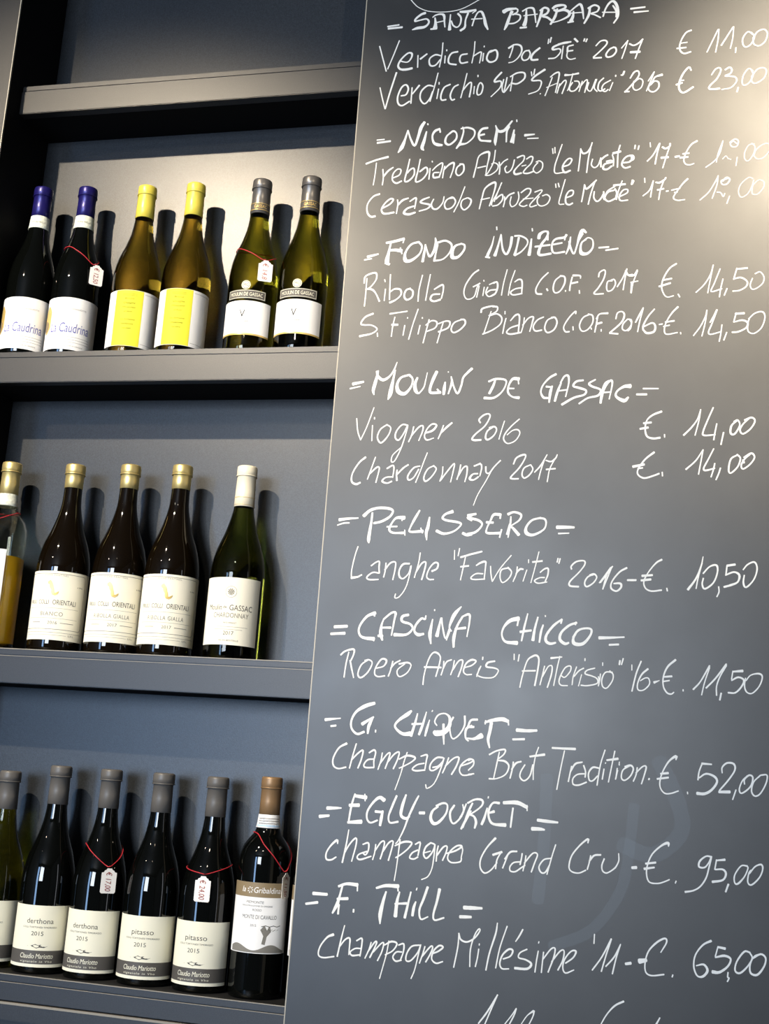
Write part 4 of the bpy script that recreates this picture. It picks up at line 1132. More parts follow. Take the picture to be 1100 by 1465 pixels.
('= EGLY-OURIET =', """
-5156,-324,47 -5055,-317,40 -4952,-309,18
-5255,-444,47 -5119,-423,32
-4771,-105,21 -4809,-262,29 -4833,-469,25
-4779,-132,39 -4609,-144,57
-4632,-99,18 -4621,-192,18
-4839,-264,43 -4704,-254,50
-4845,-493,36 -4654,-471,60
-4350,-164,53 -4421,-131,46 -4505,-203,32 -4576,-320,28 -4578,-423,25 -4525,-475,25 -4429,-436,25
-4467,-321,35 -4358,-323,35
-4363,-305,28 -4376,-399,42 -4388,-502,35
-4181,-91,28 -4236,-240,32 -4276,-373,25 -4250,-454,25 -4138,-433,28
-4051,-69,25 -4091,-211,42 -4105,-342,39 -4040,-383,38 -3984,-352,24
-3875,-70,21 -3935,-200,31 -4002,-371,28 -4050,-523,21 -4117,-675,17 -4153,-724,17
-3851,-296,38 -3781,-291,42
-3596,-194,24 -3669,-255,31 -3692,-349,42 -3649,-419,45 -3574,-395,38 -3485,-279,28 -3472,-167,24 -3531,-144,28 -3625,-187,28
-3376,-161,28 -3428,-256,31 -3412,-365,27 -3362,-398,24 -3273,-300,24 -3215,-131,21
-3144,-218,20 -3204,-332,34 -3267,-464,27
-3262,-143,17 -3248,-225,21 -3291,-320,21
-3130,-116,24 -3181,-238,31 -3245,-444,24
-3197,-120,24 -3095,-64,27 -3000,-70,31 -3005,-144,24 -3123,-244,20 -3198,-276,21
-3170,-265,27 -3102,-288,27 -3069,-358,37 -3084,-441,24
-2928,-166,20 -2959,-296,34 -2992,-385,34
-2919,-15,17 -2922,-37,17
-2767,-90,34 -2856,-96,27 -2907,-201,31 -2892,-309,30 -2832,-368,34 -2671,-369,50
-2831,-204,37 -2896,-227,24
-2711,-81,44 -2528,-68,54 -2395,-119,44
-2396,-91,17 -2392,-164,17
-2581,-141,24 -2593,-269,27 -2602,-393,23
-2248,-273,40 -2109,-281,43 -1980,-285,26
-2317,-390,50 -2215,-386,43 -2150,-391,23"""),
('Champagne Grand Cru - €. 95,00', """
-4967,-787,18 -4981,-741,31 -5064,-822,23 -5117,-919,21 -5110,-1002,23 -5040,-1006,24 -4973,-963,18
-4823,-590,15 -4846,-805,21 -4882,-1030,24
-4867,-918,18 -4798,-783,21 -4716,-693,24 -4704,-776,21 -4751,-1005,18
-4611,-769,18 -4534,-744,24 -4527,-836,21 -4562,-903,21 -4603,-879,21
-4546,-856,21 -4651,-901,20 -4677,-949,21 -4626,-969,24 -4482,-915,18
-4429,-754,18 -4437,-866,18 -4459,-959,18
-4438,-847,21 -4359,-721,21 -4310,-712,21 -4322,-820,21 -4353,-941,21
-4321,-838,21 -4251,-722,21 -4190,-695,21 -4206,-811,21 -4239,-951,21
-4095,-664,21 -4106,-839,18 -4121,-1042,15 -4139,-1207,15
-4161,-752,18 -4038,-691,30 -3931,-694,24 -3975,-774,21 -4075,-864,19 -4140,-906,19
-3882,-712,18 -3816,-679,24 -3821,-762,21 -3834,-854,21
-3839,-782,21 -3913,-824,21 -3947,-891,21 -3888,-904,21 -3833,-872,21
-3672,-677,24 -3735,-737,24 -3758,-830,24 -3716,-881,24 -3645,-803,21 -3613,-700,21 -3672,-674,21
-3609,-691,19 -3614,-837,18 -3632,-1002,16 -3682,-1114,15 -3766,-1161,15
-3759,-816,16 -3665,-783,16
-3564,-706,19 -3578,-798,19 -3580,-910,19
-3576,-834,21 -3496,-719,23 -3444,-705,21 -3454,-788,20 -3495,-891,20
-3444,-796,20 -3323,-750,23 -3241,-690,26 -3307,-686,23 -3398,-765,20 -3427,-858,20 -3371,-908,20 -3258,-890,20 -3237,-843,16
-3251,-681,19 -3229,-734,17 -3242,-825,17 -3240,-861,17
-2795,-547,32 -2901,-672,22 -2978,-822,20 -2981,-939,20 -2921,-1006,20 -2839,-964,19 -2760,-859,17
-2821,-765,29 -2702,-719,32
-2706,-711,19 -2762,-823,19 -2775,-940,19
-2625,-758,19 -2649,-832,19 -2682,-924,19
-2660,-806,20 -2590,-711,26 -2502,-695,23
-2432,-716,20 -2438,-779,20 -2453,-861,20
-2445,-824,20 -2537,-841,19 -2585,-898,19 -2578,-951,20 -2513,-955,20 -2442,-904,20 -2388,-864,20
-2381,-739,17 -2390,-829,17 -2412,-938,17
-2398,-838,18 -2294,-705,20 -2229,-712,20 -2261,-818,20 -2301,-943,20
-1996,-569,17 -2036,-711,17 -2095,-956,17
-2052,-748,18 -2143,-773,19 -2203,-867,20 -2173,-936,21 -2118,-931,20 -2067,-838,20
-1578,-516,17 -1580,-466,28 -1677,-550,20 -1781,-691,20 -1812,-835,18 -1773,-894,19 -1682,-904,18 -1593,-861,18
-1537,-672,18 -1552,-761,18 -1575,-851,18
-1552,-744,21 -1492,-668,25 -1406,-653,22
-1361,-697,19 -1389,-783,19 -1377,-852,18 -1323,-874,18 -1244,-824,18 -1201,-777,18
-1179,-617,14 -1176,-713,16 -1218,-804,18
-1005,-782,35 -948,-774,38
-550,-480,14 -558,-437,35 -641,-478,24 -753,-592,19 -811,-736,18 -817,-858,18 -780,-942,18 -683,-951,18 -604,-927,17 -530,-890,17
-833,-717,27 -707,-693,27
-849,-783,33 -723,-755,22
-446,-900,16 -456,-929,16
-11,-568,24 -81,-565,19 -157,-631,24 -165,-701,24 -96,-704,21 -45,-639,17 -15,-568,19 -44,-708,19 -76,-831,19 -144,-940,19 -229,-999,19 -332,-1025,27
49,-606,19 152,-589,32
49,-597,17 29,-720,17
34,-719,19 128,-711,24 167,-760,26 130,-840,24 2,-873,32
199,-885,24 166,-982,21
427,-644,21 350,-650,17 274,-768,18 276,-862,18 318,-867,24 394,-775,17 435,-669,17 418,-645,18
453,-736,16 520,-645,18 596,-613,23 613,-672,18 572,-777,18 480,-870,21 434,-840,18 444,-737,17 470,-692,17"""),
('= F. THILL =', """
-5261,-1467,46 -5062,-1464,39
-5352,-1612,32 -5187,-1579,36
-4909,-1345,32 -4797,-1302,39 -4644,-1304,49
-4644,-1304,21 -4641,-1384,21
-4854,-1331,25 -4883,-1471,32 -4913,-1583,46 -4967,-1700,25
-4884,-1580,25 -4888,-1704,28
-4915,-1510,32 -4767,-1493,42
-4674,-1625,25 -4675,-1661,25
-4380,-1322,28 -4250,-1280,42 -4076,-1274,52
-4086,-1275,21 -4076,-1336,21
-4241,-1357,24 -4274,-1490,42 -4301,-1655,52 -4296,-1777,17
-4056,-1345,24 -4082,-1473,41 -4092,-1663,52
-4109,-1503,24 -3946,-1483,34
-3899,-1331,21 -3934,-1514,31 -3962,-1669,38
-3820,-1274,17 -3827,-1303,17
-3825,-1451,21 -3847,-1525,38 -3859,-1633,38
-3674,-1249,34 -3721,-1406,34 -3769,-1553,27 -3742,-1667,24 -3646,-1628,17
-3511,-1262,41 -3539,-1426,34 -3576,-1590,27 -3553,-1662,24 -3430,-1621,24
-3171,-1468,50 -3055,-1463,47 -2929,-1457,30
-3217,-1589,44 -3068,-1579,34"""),
("Champagne Millésime '11 - €. 65,00", """
-4931,-1974,39 -5016,-2018,24 -5104,-2144,20 -5119,-2253,20 -5044,-2282,21 -4899,-2253,19
-4784,-1843,15 -4819,-2027,21 -4856,-2249,21
-4831,-2118,18 -4760,-2021,21 -4699,-2001,24 -4695,-2105,20 -4697,-2212,16
-4604,-2024,18 -4533,-1985,24 -4527,-2071,21 -4541,-2215,18
-4539,-2116,19 -4616,-2124,19 -4680,-2175,19 -4648,-2216,24 -4542,-2197,21
-4400,-2023,18 -4422,-2114,18 -4471,-2235,18
-4439,-2152,19 -4352,-2018,21 -4323,-2016,21 -4347,-2089,21 -4405,-2219,21
-4362,-2144,19 -4264,-2028,19 -4226,-2021,19 -4247,-2133,19 -4297,-2248,19
-4158,-1982,16 -4179,-2144,16 -4215,-2307,15 -4252,-2470,15
-4215,-2041,18 -4123,-1988,26 -4045,-2007,23 -4096,-2101,19 -4197,-2164,18
-4024,-2023,18 -3953,-2002,23 -3952,-2105,20 -3983,-2205,18
-3971,-2106,19 -4047,-2114,20 -4090,-2180,21 -4048,-2229,22 -3973,-2209,22
-3740,-1996,19 -3843,-2023,22 -3903,-2118,20 -3907,-2206,20 -3841,-2200,20 -3753,-2085,19 -3722,-1985,19 -3750,-2138,17 -3785,-2318,16 -3826,-2427,16
-3664,-2006,19 -3686,-2097,19 -3725,-2224,19
-3693,-2133,20 -3588,-1999,20 -3559,-2014,20 -3591,-2105,20 -3642,-2201,20
-3555,-2084,20 -3481,-2050,22 -3419,-1992,23 -3476,-1979,23 -3547,-2057,22 -3563,-2155,20 -3500,-2202,22 -3412,-2172,17
-3220,-1797,14 -3223,-1964,19 -3264,-2231,17
-3220,-1797,20 -3191,-1873,23 -3106,-1897,23 -3007,-1838,20 -2943,-1744,19 -2957,-1719,17 -3008,-1803,17 -3054,-1983,17 -3051,-2201,17
-2940,-1902,14 -2941,-1923,14
-2945,-1969,17 -2956,-2078,17 -2978,-2194,17
-2715,-1622,14 -2732,-1760,23 -2802,-2011,20 -2837,-2223,20
-2585,-1650,17 -2668,-1929,17 -2710,-2185,17
-2619,-2063,18 -2526,-2019,20 -2497,-1947,25 -2549,-1935,25 -2627,-2012,23 -2659,-2119,20 -2628,-2182,20 -2537,-2176,17
-2378,-1671,20 -2420,-1757,22 -2466,-1831,14
-2312,-1912,18 -2401,-1964,17 -2416,-2026,20 -2324,-2043,22 -2249,-2087,28 -2301,-2153,31 -2461,-2160,34
-2162,-1802,14 -2167,-1825,14
-2166,-1919,17 -2183,-2038,17 -2198,-2185,17
-2097,-1926,17 -2106,-2047,17 -2115,-2182,17
-2099,-2012,18 -2005,-1882,19 -1951,-1869,19 -1965,-1982,19 -2029,-2168,19
-1989,-2036,18 -1887,-1897,19 -1834,-1887,19 -1847,-2005,19 -1905,-2130,19
-1810,-2035,19 -1714,-1957,19 -1682,-1877,25 -1744,-1883,19 -1821,-1985,19 -1843,-2090,19 -1805,-2155,19 -1700,-2107,15
-1454,-1644,16 -1457,-1761,16
-1468,-2086,19 -1349,-1909,19 -1239,-1681,19
-1239,-1687,18 -1298,-1884,18 -1353,-2091,18
-1299,-2025,18 -1193,-1894,21 -1121,-1736,14
-1125,-1747,18 -1172,-1912,18 -1213,-2107,18
-1052,-1969,32 -986,-1954,38
-618,-1788,14 -549,-1662,20 -571,-1614,24 -672,-1674,24 -772,-1793,19 -809,-1937,17 -796,-2045,17 -723,-2078,19 -571,-2049,19
-882,-1920,63 -794,-1899,44
-463,-2042,17 -471,-2070,17
-2,-1590,31 -102,-1649,22 -191,-1777,19 -209,-1917,20 -166,-2022,20 -96,-2025,28 -41,-1950,31 -88,-1882,25 -179,-1905,15
79,-1656,25 169,-1667,34
79,-1662,17 51,-1773,17
51,-1783,19 161,-1753,31 237,-1785,25 202,-1877,25 103,-1955,31 19,-1958,43
207,-1945,17 204,-2004,18 220,-2012,18 200,-2057,18
468,-1684,21 399,-1681,24 311,-1807,20 292,-1917,21 352,-1940,24 440,-1853,20 495,-1750,18 468,-1690,21
597,-1691,21 518,-1728,18 470,-1831,20 480,-1928,24 559,-1939,27 637,-1834,21 656,-1734,21 597,-1691,24 499,-1750,24"""),
('tops of the next line', """
-2900,-2886,18 -2790,-2729,22 -2667,-2509,17
-2667,-2513,13 -2738,-2683,18 -2842,-2956,15
-2557,-2855,13 -2477,-2746,14 -2417,-2649,15
-2417,-2653,16 -2445,-2742,18 -2522,-2901,16
-2193,-2655,26 -2275,-2724,13 -2344,-2832,13
-2188,-2655,23 -2200,-2726,16 -2268,-2873,16
-1061,-2422,25 -1172,-2487,22 -1272,-2607,16 -1350,-2753,14
-610,-2569,16 -658,-2662,25"""),
]
def on_board(x, z, off): return (x, -PROT - off, z + EYE)
for k, (txt, dat) in enumerate(WRITING):
    sts = [[tuple(int(c) / 10000 for c in q.split(',')) for q in l.split()] for l in dat.strip().split('\n')]
    spans = sorted(((min(q[0] for q in st), max(q[0] for q in st)), n) for n, st in enumerate(sts))
    words, reach = [[]], None                        # one part for each written word or price
    for (a, b), n in spans:
        if reach is not None and a - reach > .0085: words.append([])
        reach = b if reach is None else max(reach, b)
        words[-1].append(sts[n])
    for wd in words:
        V, F = ribbon(wd, .0003, on_board)
        raw('handwritten_word', V, F, PAINT, board)
def ghost(pts, w):
    V, F = ribbon([[(x, z, w) for x, z in pts]], .00015, on_board, 6)
    return raw('wiped_smear', V, F, GHOST, board)
GHOSTS = [([(-.215, .03), (-.215, -.05), (-.22, -.13)], .016),
          ([(-.07, .06), (-.045, .01), (-.04, -.03), (-.075, -.06), (-.115, -.05)], .020),
          ([(-.10, .0), (-.105, -.06), (-.115, -.11), (-.15, -.16), (-.20, -.185)], .014)]
for g in GHOSTS: ghost(*g)

# ------------------------------------------------------------------ bottles
MM = .001
def prof_burgundy(r, h, slim=0):
    """height h in m: shoulder falls in a long slope"""
    s = h / .300
    P = [(.0001, .006), (r * .6, .004), (r * .88, 0), (r * .97, .0012), (r, .005), (r, .06), (r, .118 * s), (r * .988, .135 * s),
         (r * .93, .152 * s), (r * .81, .171 * s), (r * .62, .192 * s), (r * .475, .212 * s), (.0158, .232 * s), (.0146, .250 * s), (.0140, .272 * s), (.0138, h - .003), (.0001, h - .003)]
    return P
def prof_bordeaux(r, h):
    s = h / .300
    return [(.0001, .006), (r * .6, .004), (r * .88, 0), (r * .97, .0012), (r, .005), (r, .06), (r, .150 * s), (r * .995, .176 * s),
            (r * .965, .190 * s), (r * .86, .203 * s), (r * .66, .214 * s), (r * .50, .222 * s), (.0160, .233 * s), (.0146, .248 * s), (.0140, .27 * s), (.0138, h - .003), (.0001, h - .003)]
def radius_at(P, z):
    for a, b in zip(P[4:], P[5:]):
        if a[1] <= z <= b[1] and b[1] > a[1]: return a[0] + (b[0] - a[0]) * (z - a[1]) / (b[1] - a[1])
    return P[4][0]
def body(P, material, parent):
    Q = P[:4] + smooth_prof(P[4:-1], 4) + [P[-1]]
    return lathe('glass_body', Q, material, parent)
def capsule(P, h, length, material, parent, lip=True, bulge=.0012):
    z0 = h - length
    r0 = radius_at(P, z0) + .0005; rn = .0148
    pr = [(r0 - .0004, z0), (r0, z0 + .0002), ((r0 + rn) / 2, z0 + length * .35), (rn, h - .0165)]
    if lip: pr += [(rn + bulge, h - .0155), (rn + bulge + .0002, h - .009), (rn + bulge, h - .0035)]
    else: pr += [(rn, h - .004)]
    pr += [(rn + bulge * .6, h - .0012), (rn - .001, h - .0002), (rn - .004, h), (.0001, h)]
    o = lathe('capsule', pr, material, parent, 44)
    if lip:
        g = lathe('crimp_ring', [(rn + bulge + .0001, h - .0172), (rn + bulge + .0007, h - .0168), (rn + bulge + .0007, h - .0158), (rn + bulge, h - .0154)], material, o, 44)
    return o
def neck_band(P, zb, zt, material, parent, extra=.0007):
    pr = [(radius_at(P, zb) + extra - .0003, zb), (radius_at(P, zb) + extra, zb + .0002)]
    for t in (.33, .66, 1): 
        z = zb + (zt - zb) * t; pr.append((max(radius_at(P, z), .0143) + extra, z))
    return lathe('neck_band', pr, material, parent, 44)
YB = .053
def bottle(name, label, x, shelf, group, y=YB):
    return thing(name, label, 'wine bottle', W(x, y, SZ[shelf] + .0002), group)
def facing(x): return math.atan2(-x, 1.78 + YB)      # bearing from the bottle to the viewer's spot

# top-row pair with blue foil
def blue_foil(x, label, tilt):
    b = bottle('wine_bottle', label, x, 1, 'blue-capped bottles on the upper row', YB if x > -1.1 else .045)
    r = .0395; h = .312; P = prof_burgundy(r, h)
    body(P, BLACK_GLASS, b); capsule(P, h, .055, BLUE_FOIL, b)
    nb = neck_band(P, h - .078, h - .0552, BAND, b, .0009)
    Print(.0172, tilt).text('DOCG 0482117', 0, h - .069, .024, .003).build(GREYINK, nb)
    lb = patch('label', r + .0002, tilt - 1.50, tilt + 1.42, .009, .099, PAPER, b)
    pr = Print(r + .0006, tilt)
    pr.text('La Caudrina', -.001, .0385, .067, .017, .12).build(BLUEINK, lb)
    q = Print(r + .0006, tilt)
    q.text('ROMANO DOGLIOTTI', .0, .078, .047, .0028)
    for i, z in enumerate((.0305, .026, .0215)): q.rule(-.034, .036, z, .0005)
    q.text('DENOMINAZIONE DI ORIGINE', 0, .0145, .05, .002).build(PALEINK, lb)
    patch('label_picture', r + .00055, tilt - 1.45, tilt - .93, .036, .086, GOLD, lb, 8, .0001,
          lambda t: (.036 + .012 * (1 - math.sin(t * 3.1)), .086 - .012 * (1 - math.sin(t * 3.1))))
    patch('label_picture', r + .0007, tilt - 1.42, tilt - 1.05, .040, .060, TANBAND, lb, 8, .0001,
          lambda t: (.040 + .006 * (1 - math.sin(t * 3.1)), .060 - .006 * (1 - math.sin(t * 3.1))))
    return b
blue_foil(-1.1342, 'blue-capped dark bottle with white label, leftmost on upper bottle shelf, no tag', facing(-1.1423) - .12)
blue_foil(-1.0537, 'blue-capped dark bottle with white label, price tag hanging on its shoulder', facing(-1.0537) - .05)

# yellow capsules
def yellow_cap(x, label):
    b = bottle('wine_bottle', label, x, 1, 'yellow-capped bottles on the upper row')
    r = .0405; h = .3085; P = prof_burgundy(r, h); th = facing(x)
    body(P, AMBER_GLASS, b); capsule(P, h, .059, YELLOW_CAP, b, True, .0008)
    lb = patch('label', r + .0002, th - 1.35, th + 1.30, .012, .108, PAPER, b)
    patch('yellow_panel', r + .0005, th - .82, th + .33, .0125, .1075, YELLOW, lb, 20, .0001)
    q = Print(r + .0008, th - .22)
    for i, (s, w) in enumerate((('Bricco', .016), ('Quaglia', .020), ('Moscato', .022), ("d'Asti", .014), ('La Spinetta', .024), ('vendemmia', .02), ('tardiva', .014))):
        q.text(s, 0, .092 - i * .0075 - (.006 if i > 3 else 0), w, .0030, .3)
    for z in (.0985, .101): q.rule(-.012, .012, z, .0005, 6)
    q.build(OLIVEINK, lb)
    g = Print(r + .0006, th)
    g.vrule(.047, .018, .103, .0005).rule(.016, .047, .103, .0005, 10).rule(.016, .047, .018, .0005, 10).build(PALEINK, lb)
    return b
yellow_cap(-.9425, 'yellow-capped amber bottle with yellow and white label, left one of the yellow-capped pair')
yellow_cap(-.8540, 'yellow-capped amber bottle with yellow and white label, right one of the yellow-capped pair')

# grey capsules with gold band
def grey_gassac(x, label, off):
    b = bottle('wine_bottle', label, x, 1, 'grey-capped green bottles on the upper row')
    r = .0395; h = .3088; P = prof_burgundy(r, h); th = facing(x) + off
    body(P, OLIVE_GLASS, b); cp = capsule(P, h, .062, GREY_FOIL, b)
    nb = neck_band(P, h - .0575, h - .0455, DARKBAND, b, .0012)
    g = Print(.0167, facing(x))
    g.text('GASSAC', 0, h - .0540, .022, .0058)
    for z in (h - .0573, h - .0463): g.rule(-.024, .024, z, .0008, 16)
    g.build(GOLD, nb)
    lb = patch('label', r + .0002, th - 1.12, th + 1.17, .027, .084, PAPER, b)
    patch('gold_edge', r + .0006, th - 1.12, th + 1.17, .0268, .0295, GOLD, lb, 36, .0001)
    q = Print(r + .0006, th)
    q.text('V', -.002, .056, .009, .013).build(INK, lb)
    q = Print(r + .0006, th); q.text('VIOGNIER', 0, .048, .018, .0026).build(GREYINK, lb)
    bn = patch('banner', r + .0002, th - .80, th + .85, .0875, .1025, DARKBAND, b, 28)
    g = Print(r + .0006, th + .02)
    g.text('MOULIN DE GASSAC', 0, .0922, .056, .0062)
    g.rule(-.0325, .0325, .0885, .0007).rule(-.0325, .0325, .1010, .0007).vrule(-.0325, .0885, .1015, .0007).vrule(.0318, .0885, .1015, .0007)
    g.build(IVORY, bn)
    em = patch('emblem', r + .0003, th - .19, th + .19, .103, .117, IVORY, b, 16, .0004,
               lambda t: (.1105 - .0072 * math.sqrt(max(0, 1 - (2 * t - 1) ** 2)), .1105 + .0072 * math.sqrt(max(0, 1 - (2 * t - 1) ** 2))))
    g = Print(r + .0009, th); g.text('MG', 0, .1082, .0075, .0048).ring(0, .1105, .0055, .0062).build(INK, em)
    return b
grey_gassac(-.7362, 'grey-capped green bottle with small white label, price tag on its shoulder', -.28)
grey_gassac(-.6504, 'grey-capped green bottle nearest the board on upper bottle shelf, no tag', -.24)

# clear bordeaux bottle at the left edge
xb = -1.1285
b = bottle('wine_bottle', 'clear bottle of golden wine with gold cap, leftmost on the middle bottle shelf', xb, 2, None)
r = .038; h = .3098; P = prof_bordeaux(r, h)
gb = body(P, CLEAR_GLASS, b)
inner = [(.0001, .302), (.0112, .300)] + [(max(q[0] - .0026, .0108), q[1]) for q in reversed(smooth_prof(P[4:-2], 4)) if q[1] < .298] + [(r * .7, .0085), (.0001, .0085)]
lathe('inner_wall', inner, CLEAR_GLASS, gb)
lathe('wine', [(.0001, .0080), (r * .7, .0080), (r - .0024, .012), (r - .0024, .150), (r - .0030, .1515), (.0001, .1517)], WINE, gb)
capsule(P, h, .054, GOLD_FOIL, b); nb = neck_band(P, h - .0745, h - .0542, BAND, b, .001)
th = facing(xb)
lb = patch('label', r + .0002, th - 1.5, th + .22, .070, .160, PAPER, b)
Print(r + .0006, th - .3).text('Roveto', 0, .116, .026, .008, .2).text('PASSITO', 0, .095, .02, .004).build(GREYINK, lb)
patch('back_label', r + .0002, th + 2.1, th + 3.9, .085, .145, YELLOW, b)

# three gold-capped bottles with cream labels
def colli(x, label, off, name2, year):
    b = bottle('wine_bottle', label, x, 2, 'gold-capped dark bottles on the middle row')
    r = .0425; h = .3068; P = prof_burgundy(r, h); th = facing(x) + off
    body(P, BROWN_GLASS, b); capsule(P, h, .040, GOLD_FOIL, b)
    lb = patch('label', r + .0002, th - 1.62, th + 1.60, .017, .125, CREAM, b, 44)
    q = Print(r + .0006, th)
    q.text('FRIULI', -.0335, .0730, .016, .0062).text('COLLI', -.012, .0725, .018, .0072).text('ORIENTALI', .0215, .0722, .037, .0080)
    q.build(GREYINK, lb)
    q = Print(r + .0006, th)
    q.text('VIGNE FANTINEL', .004, .1172, .038, .0026, 0, 1.3)
    q.text(name2, .003, .0545, .058 if len(name2) > 8 else .036, .0065, 0, 1.15)
    q.text(year, .006, .0415, .015, .0050)
    q.rule(-.040, .046, .0665, .0004).rule(-.040, .046, .0505, .0004).rule(.018, .040, .0435, .0008, 8).rule(-.03, -.014, .0435, .0008, 8)
    q.text('0,75 L', .038, .0235, .010, .0030).rule(-.04, .03, .0245, .0004).build(PALEINK, lb)
    q = Print(r + .0006, th)
    q.rule(-.060, .052, .0335, .0006, 26).rule(-.060, .052, .1205, .0006, 26).rule(-.060, .058, .0285, .0004, 26).vrule(.0555, .037, .117, .0006)
    q.poly([(.052, .0335), (.0545, .0345), (.0558, .037), (.0552, .037), (.0540, .035), (.052, .0341)])
    q.poly([(.052, .1205), (.0545, .1198), (.0558, .117), (.0552, .117), (.0540, .1193), (.052, .1211)]).build(GREYINK, lb)
    g = Print(r + .0010, th)                            # a small gilt map-like shape
    g.poly([(-.008, .1075), (-.0045, .1105), (-.002, .108), (.000, .1045), (-.004, .103), (-.0075, .1045)])
    g.poly([(-.005, .104), (.000, .1045), (.0025, .0965), (-.0015, .0955), (-.004, .099)])
    g.poly([(-.0015, .0965), (.0025, .0975), (.004, .0905), (.0005, .0875), (-.001, .091)])
    g.poly([(.0015, .0915), (.006, .0905), (.011, .0935), (.0095, .0895), (.0055, .0865), (.0015, .0875)])
    g.build(GOLD, lb)
    Print(r + .0006, th).text('e vino', .045, .1015, .010, .003).build(GREYINK, lb)
    return b
colli(-1.0123, 'gold-capped dark bottle with cream label, beside the clear golden bottle', -.32, 'BIANCO', '2016')
colli(-.9142, 'gold-capped dark bottle with cream label, middle one of the three alike', -.20, 'RIBOLLA GIALLA', '2017')
colli(-.8245, 'gold-capped dark bottle with cream label, beside the cream-capped bottle', -.15, 'RIBOLLA GIALLA', '2017')

# cream-capped bottle
x = -.7153
b = bottle('wine_bottle', 'cream-capped dark green bottle with plain cream label, alone nearest the board', x, 2, None)
r = .042; h = .3058; P = prof_burgundy(r, h); th = facing(x) - .17
body(P, DEEP_GLASS, b); cp = capsule(P, h, .066, CREAM_CAP, b, True, .0010)
g = Print(.0164, facing(x)); g.rule(-.024, .024, h - .052, .0006, 16).rule(-.024, .024, h - .0635, .0005, 16).build(GOLD, cp)
lb = patch('label', r + .0002, th - 1.30, th + 1.17, .021, .123, CREAM, b)
q = Print(r + .0006, th)
q.text('Moulin', -.0245, .0735, .024, .0085).text('de', -.0075, .0760, .006, .0040).text('GASSAC', .0175, .0730, .036, .0088).text('2017', .001, .0360, .016, .0058)
q.text('MIS EN BOUTEILLE', .002, .0265, .03, .0024).build(GREYINK, lb)
q = Print(r + .0006, th); q.text('CHARDONNAY', .002, .0620, .056, .0075)
q.text('PAYS HERAULT', .002, .0530, .02, .0024).rule(-.018, .030, .0480, .0004).rule(-.022, .022, .0440, .0004).build(PALEINK, lb)
q = Print(r + .0006, th)
for k in range(10):
    a = 2 * math.pi * k / 10
    q.poly([(.0, .101), (.0045 * math.cos(a - .22), .101 + .0045 * math.sin(a - .22)), (.0058 * math.cos(a), .101 + .0058 * math.sin(a)), (.0045 * math.cos(a + .22), .101 + .0045 * math.sin(a + .22))])
q.ring(0, .101, .0083, .0088, 24).build(PALEINK, lb)

# five grey-capped bottles of the lower row
def claudio(x, label, off, title, glass=BLACK_GLASS, h=.3010):
    b = bottle('wine_bottle', label, x, 3, 'grey-capped bottles with cream labels on the lower row')
    r = .0400; P = prof_burgundy(r, h); th = facing(x) + off
    body(P, glass, b); capsule(P, h, .058, GREY_CAP, b, True, .0016)
    lb = patch('label', r + .0002, th - 1.42, th + 1.36, .010, .097, IVORY, b, 40)
    patch('dark_band', r + .0005, th - 1.42, th + 1.36, .0145, .0335, DARKBAND, lb, 40, .0001)
    q = Print(r + .0008, th)
    q.text('Claudio Mariotto', .0, .0225, .050, .0070, .15, .95).text('vignaiolo in Vho', .0, .0168, .048, .0030, .1, 1.25).build(IVORY, lb)
    q = Print(r + .0006, th)
    q.text(title, 0, .0715, .040 if title[0] == 'd' else .033, .0075).text('2015', -.002, .0545, .018, .0060)
    q.text('COLLI TORTONESI TIMORASSO', 0, .0650, .052, .0024).build(GREYINK, lb)
    q = Print(r + .0006, th)
    q.poly([(-.016, .0395), (-.008, .0405), (-.003, .0425), (.001, .0410), (.006, .0420), (.004, .0400), (.012, .0390), (.016, .0400), (.010, .0375), (.003, .0380), (-.001, .0365), (-.006, .0385)])
    q.build(GREYINK, lb)
    return b
claudio(-1.059, 'grey-capped olive-green bottle cut off by the left edge of the lower row', -.25, 'derthona', OLIVE_GLASS, .2880)
claudio(-.9734, 'grey-capped dark bottle with cream label, untagged, beside the olive-green one at the left edge', -.12, 'derthona')
claudio(-.8884, 'grey-capped dark bottle wearing the left one of two frontal price tags, lower row', -.38, 'derthona')
claudio(-.8021, 'grey-capped dark bottle with cream label, untagged, standing between the two tagged grey-capped ones', -.21, 'pitasso')
claudio(-.7148, 'grey-capped dark bottle with price tag, next to the brown-capped bottle', -.28, 'pitasso')

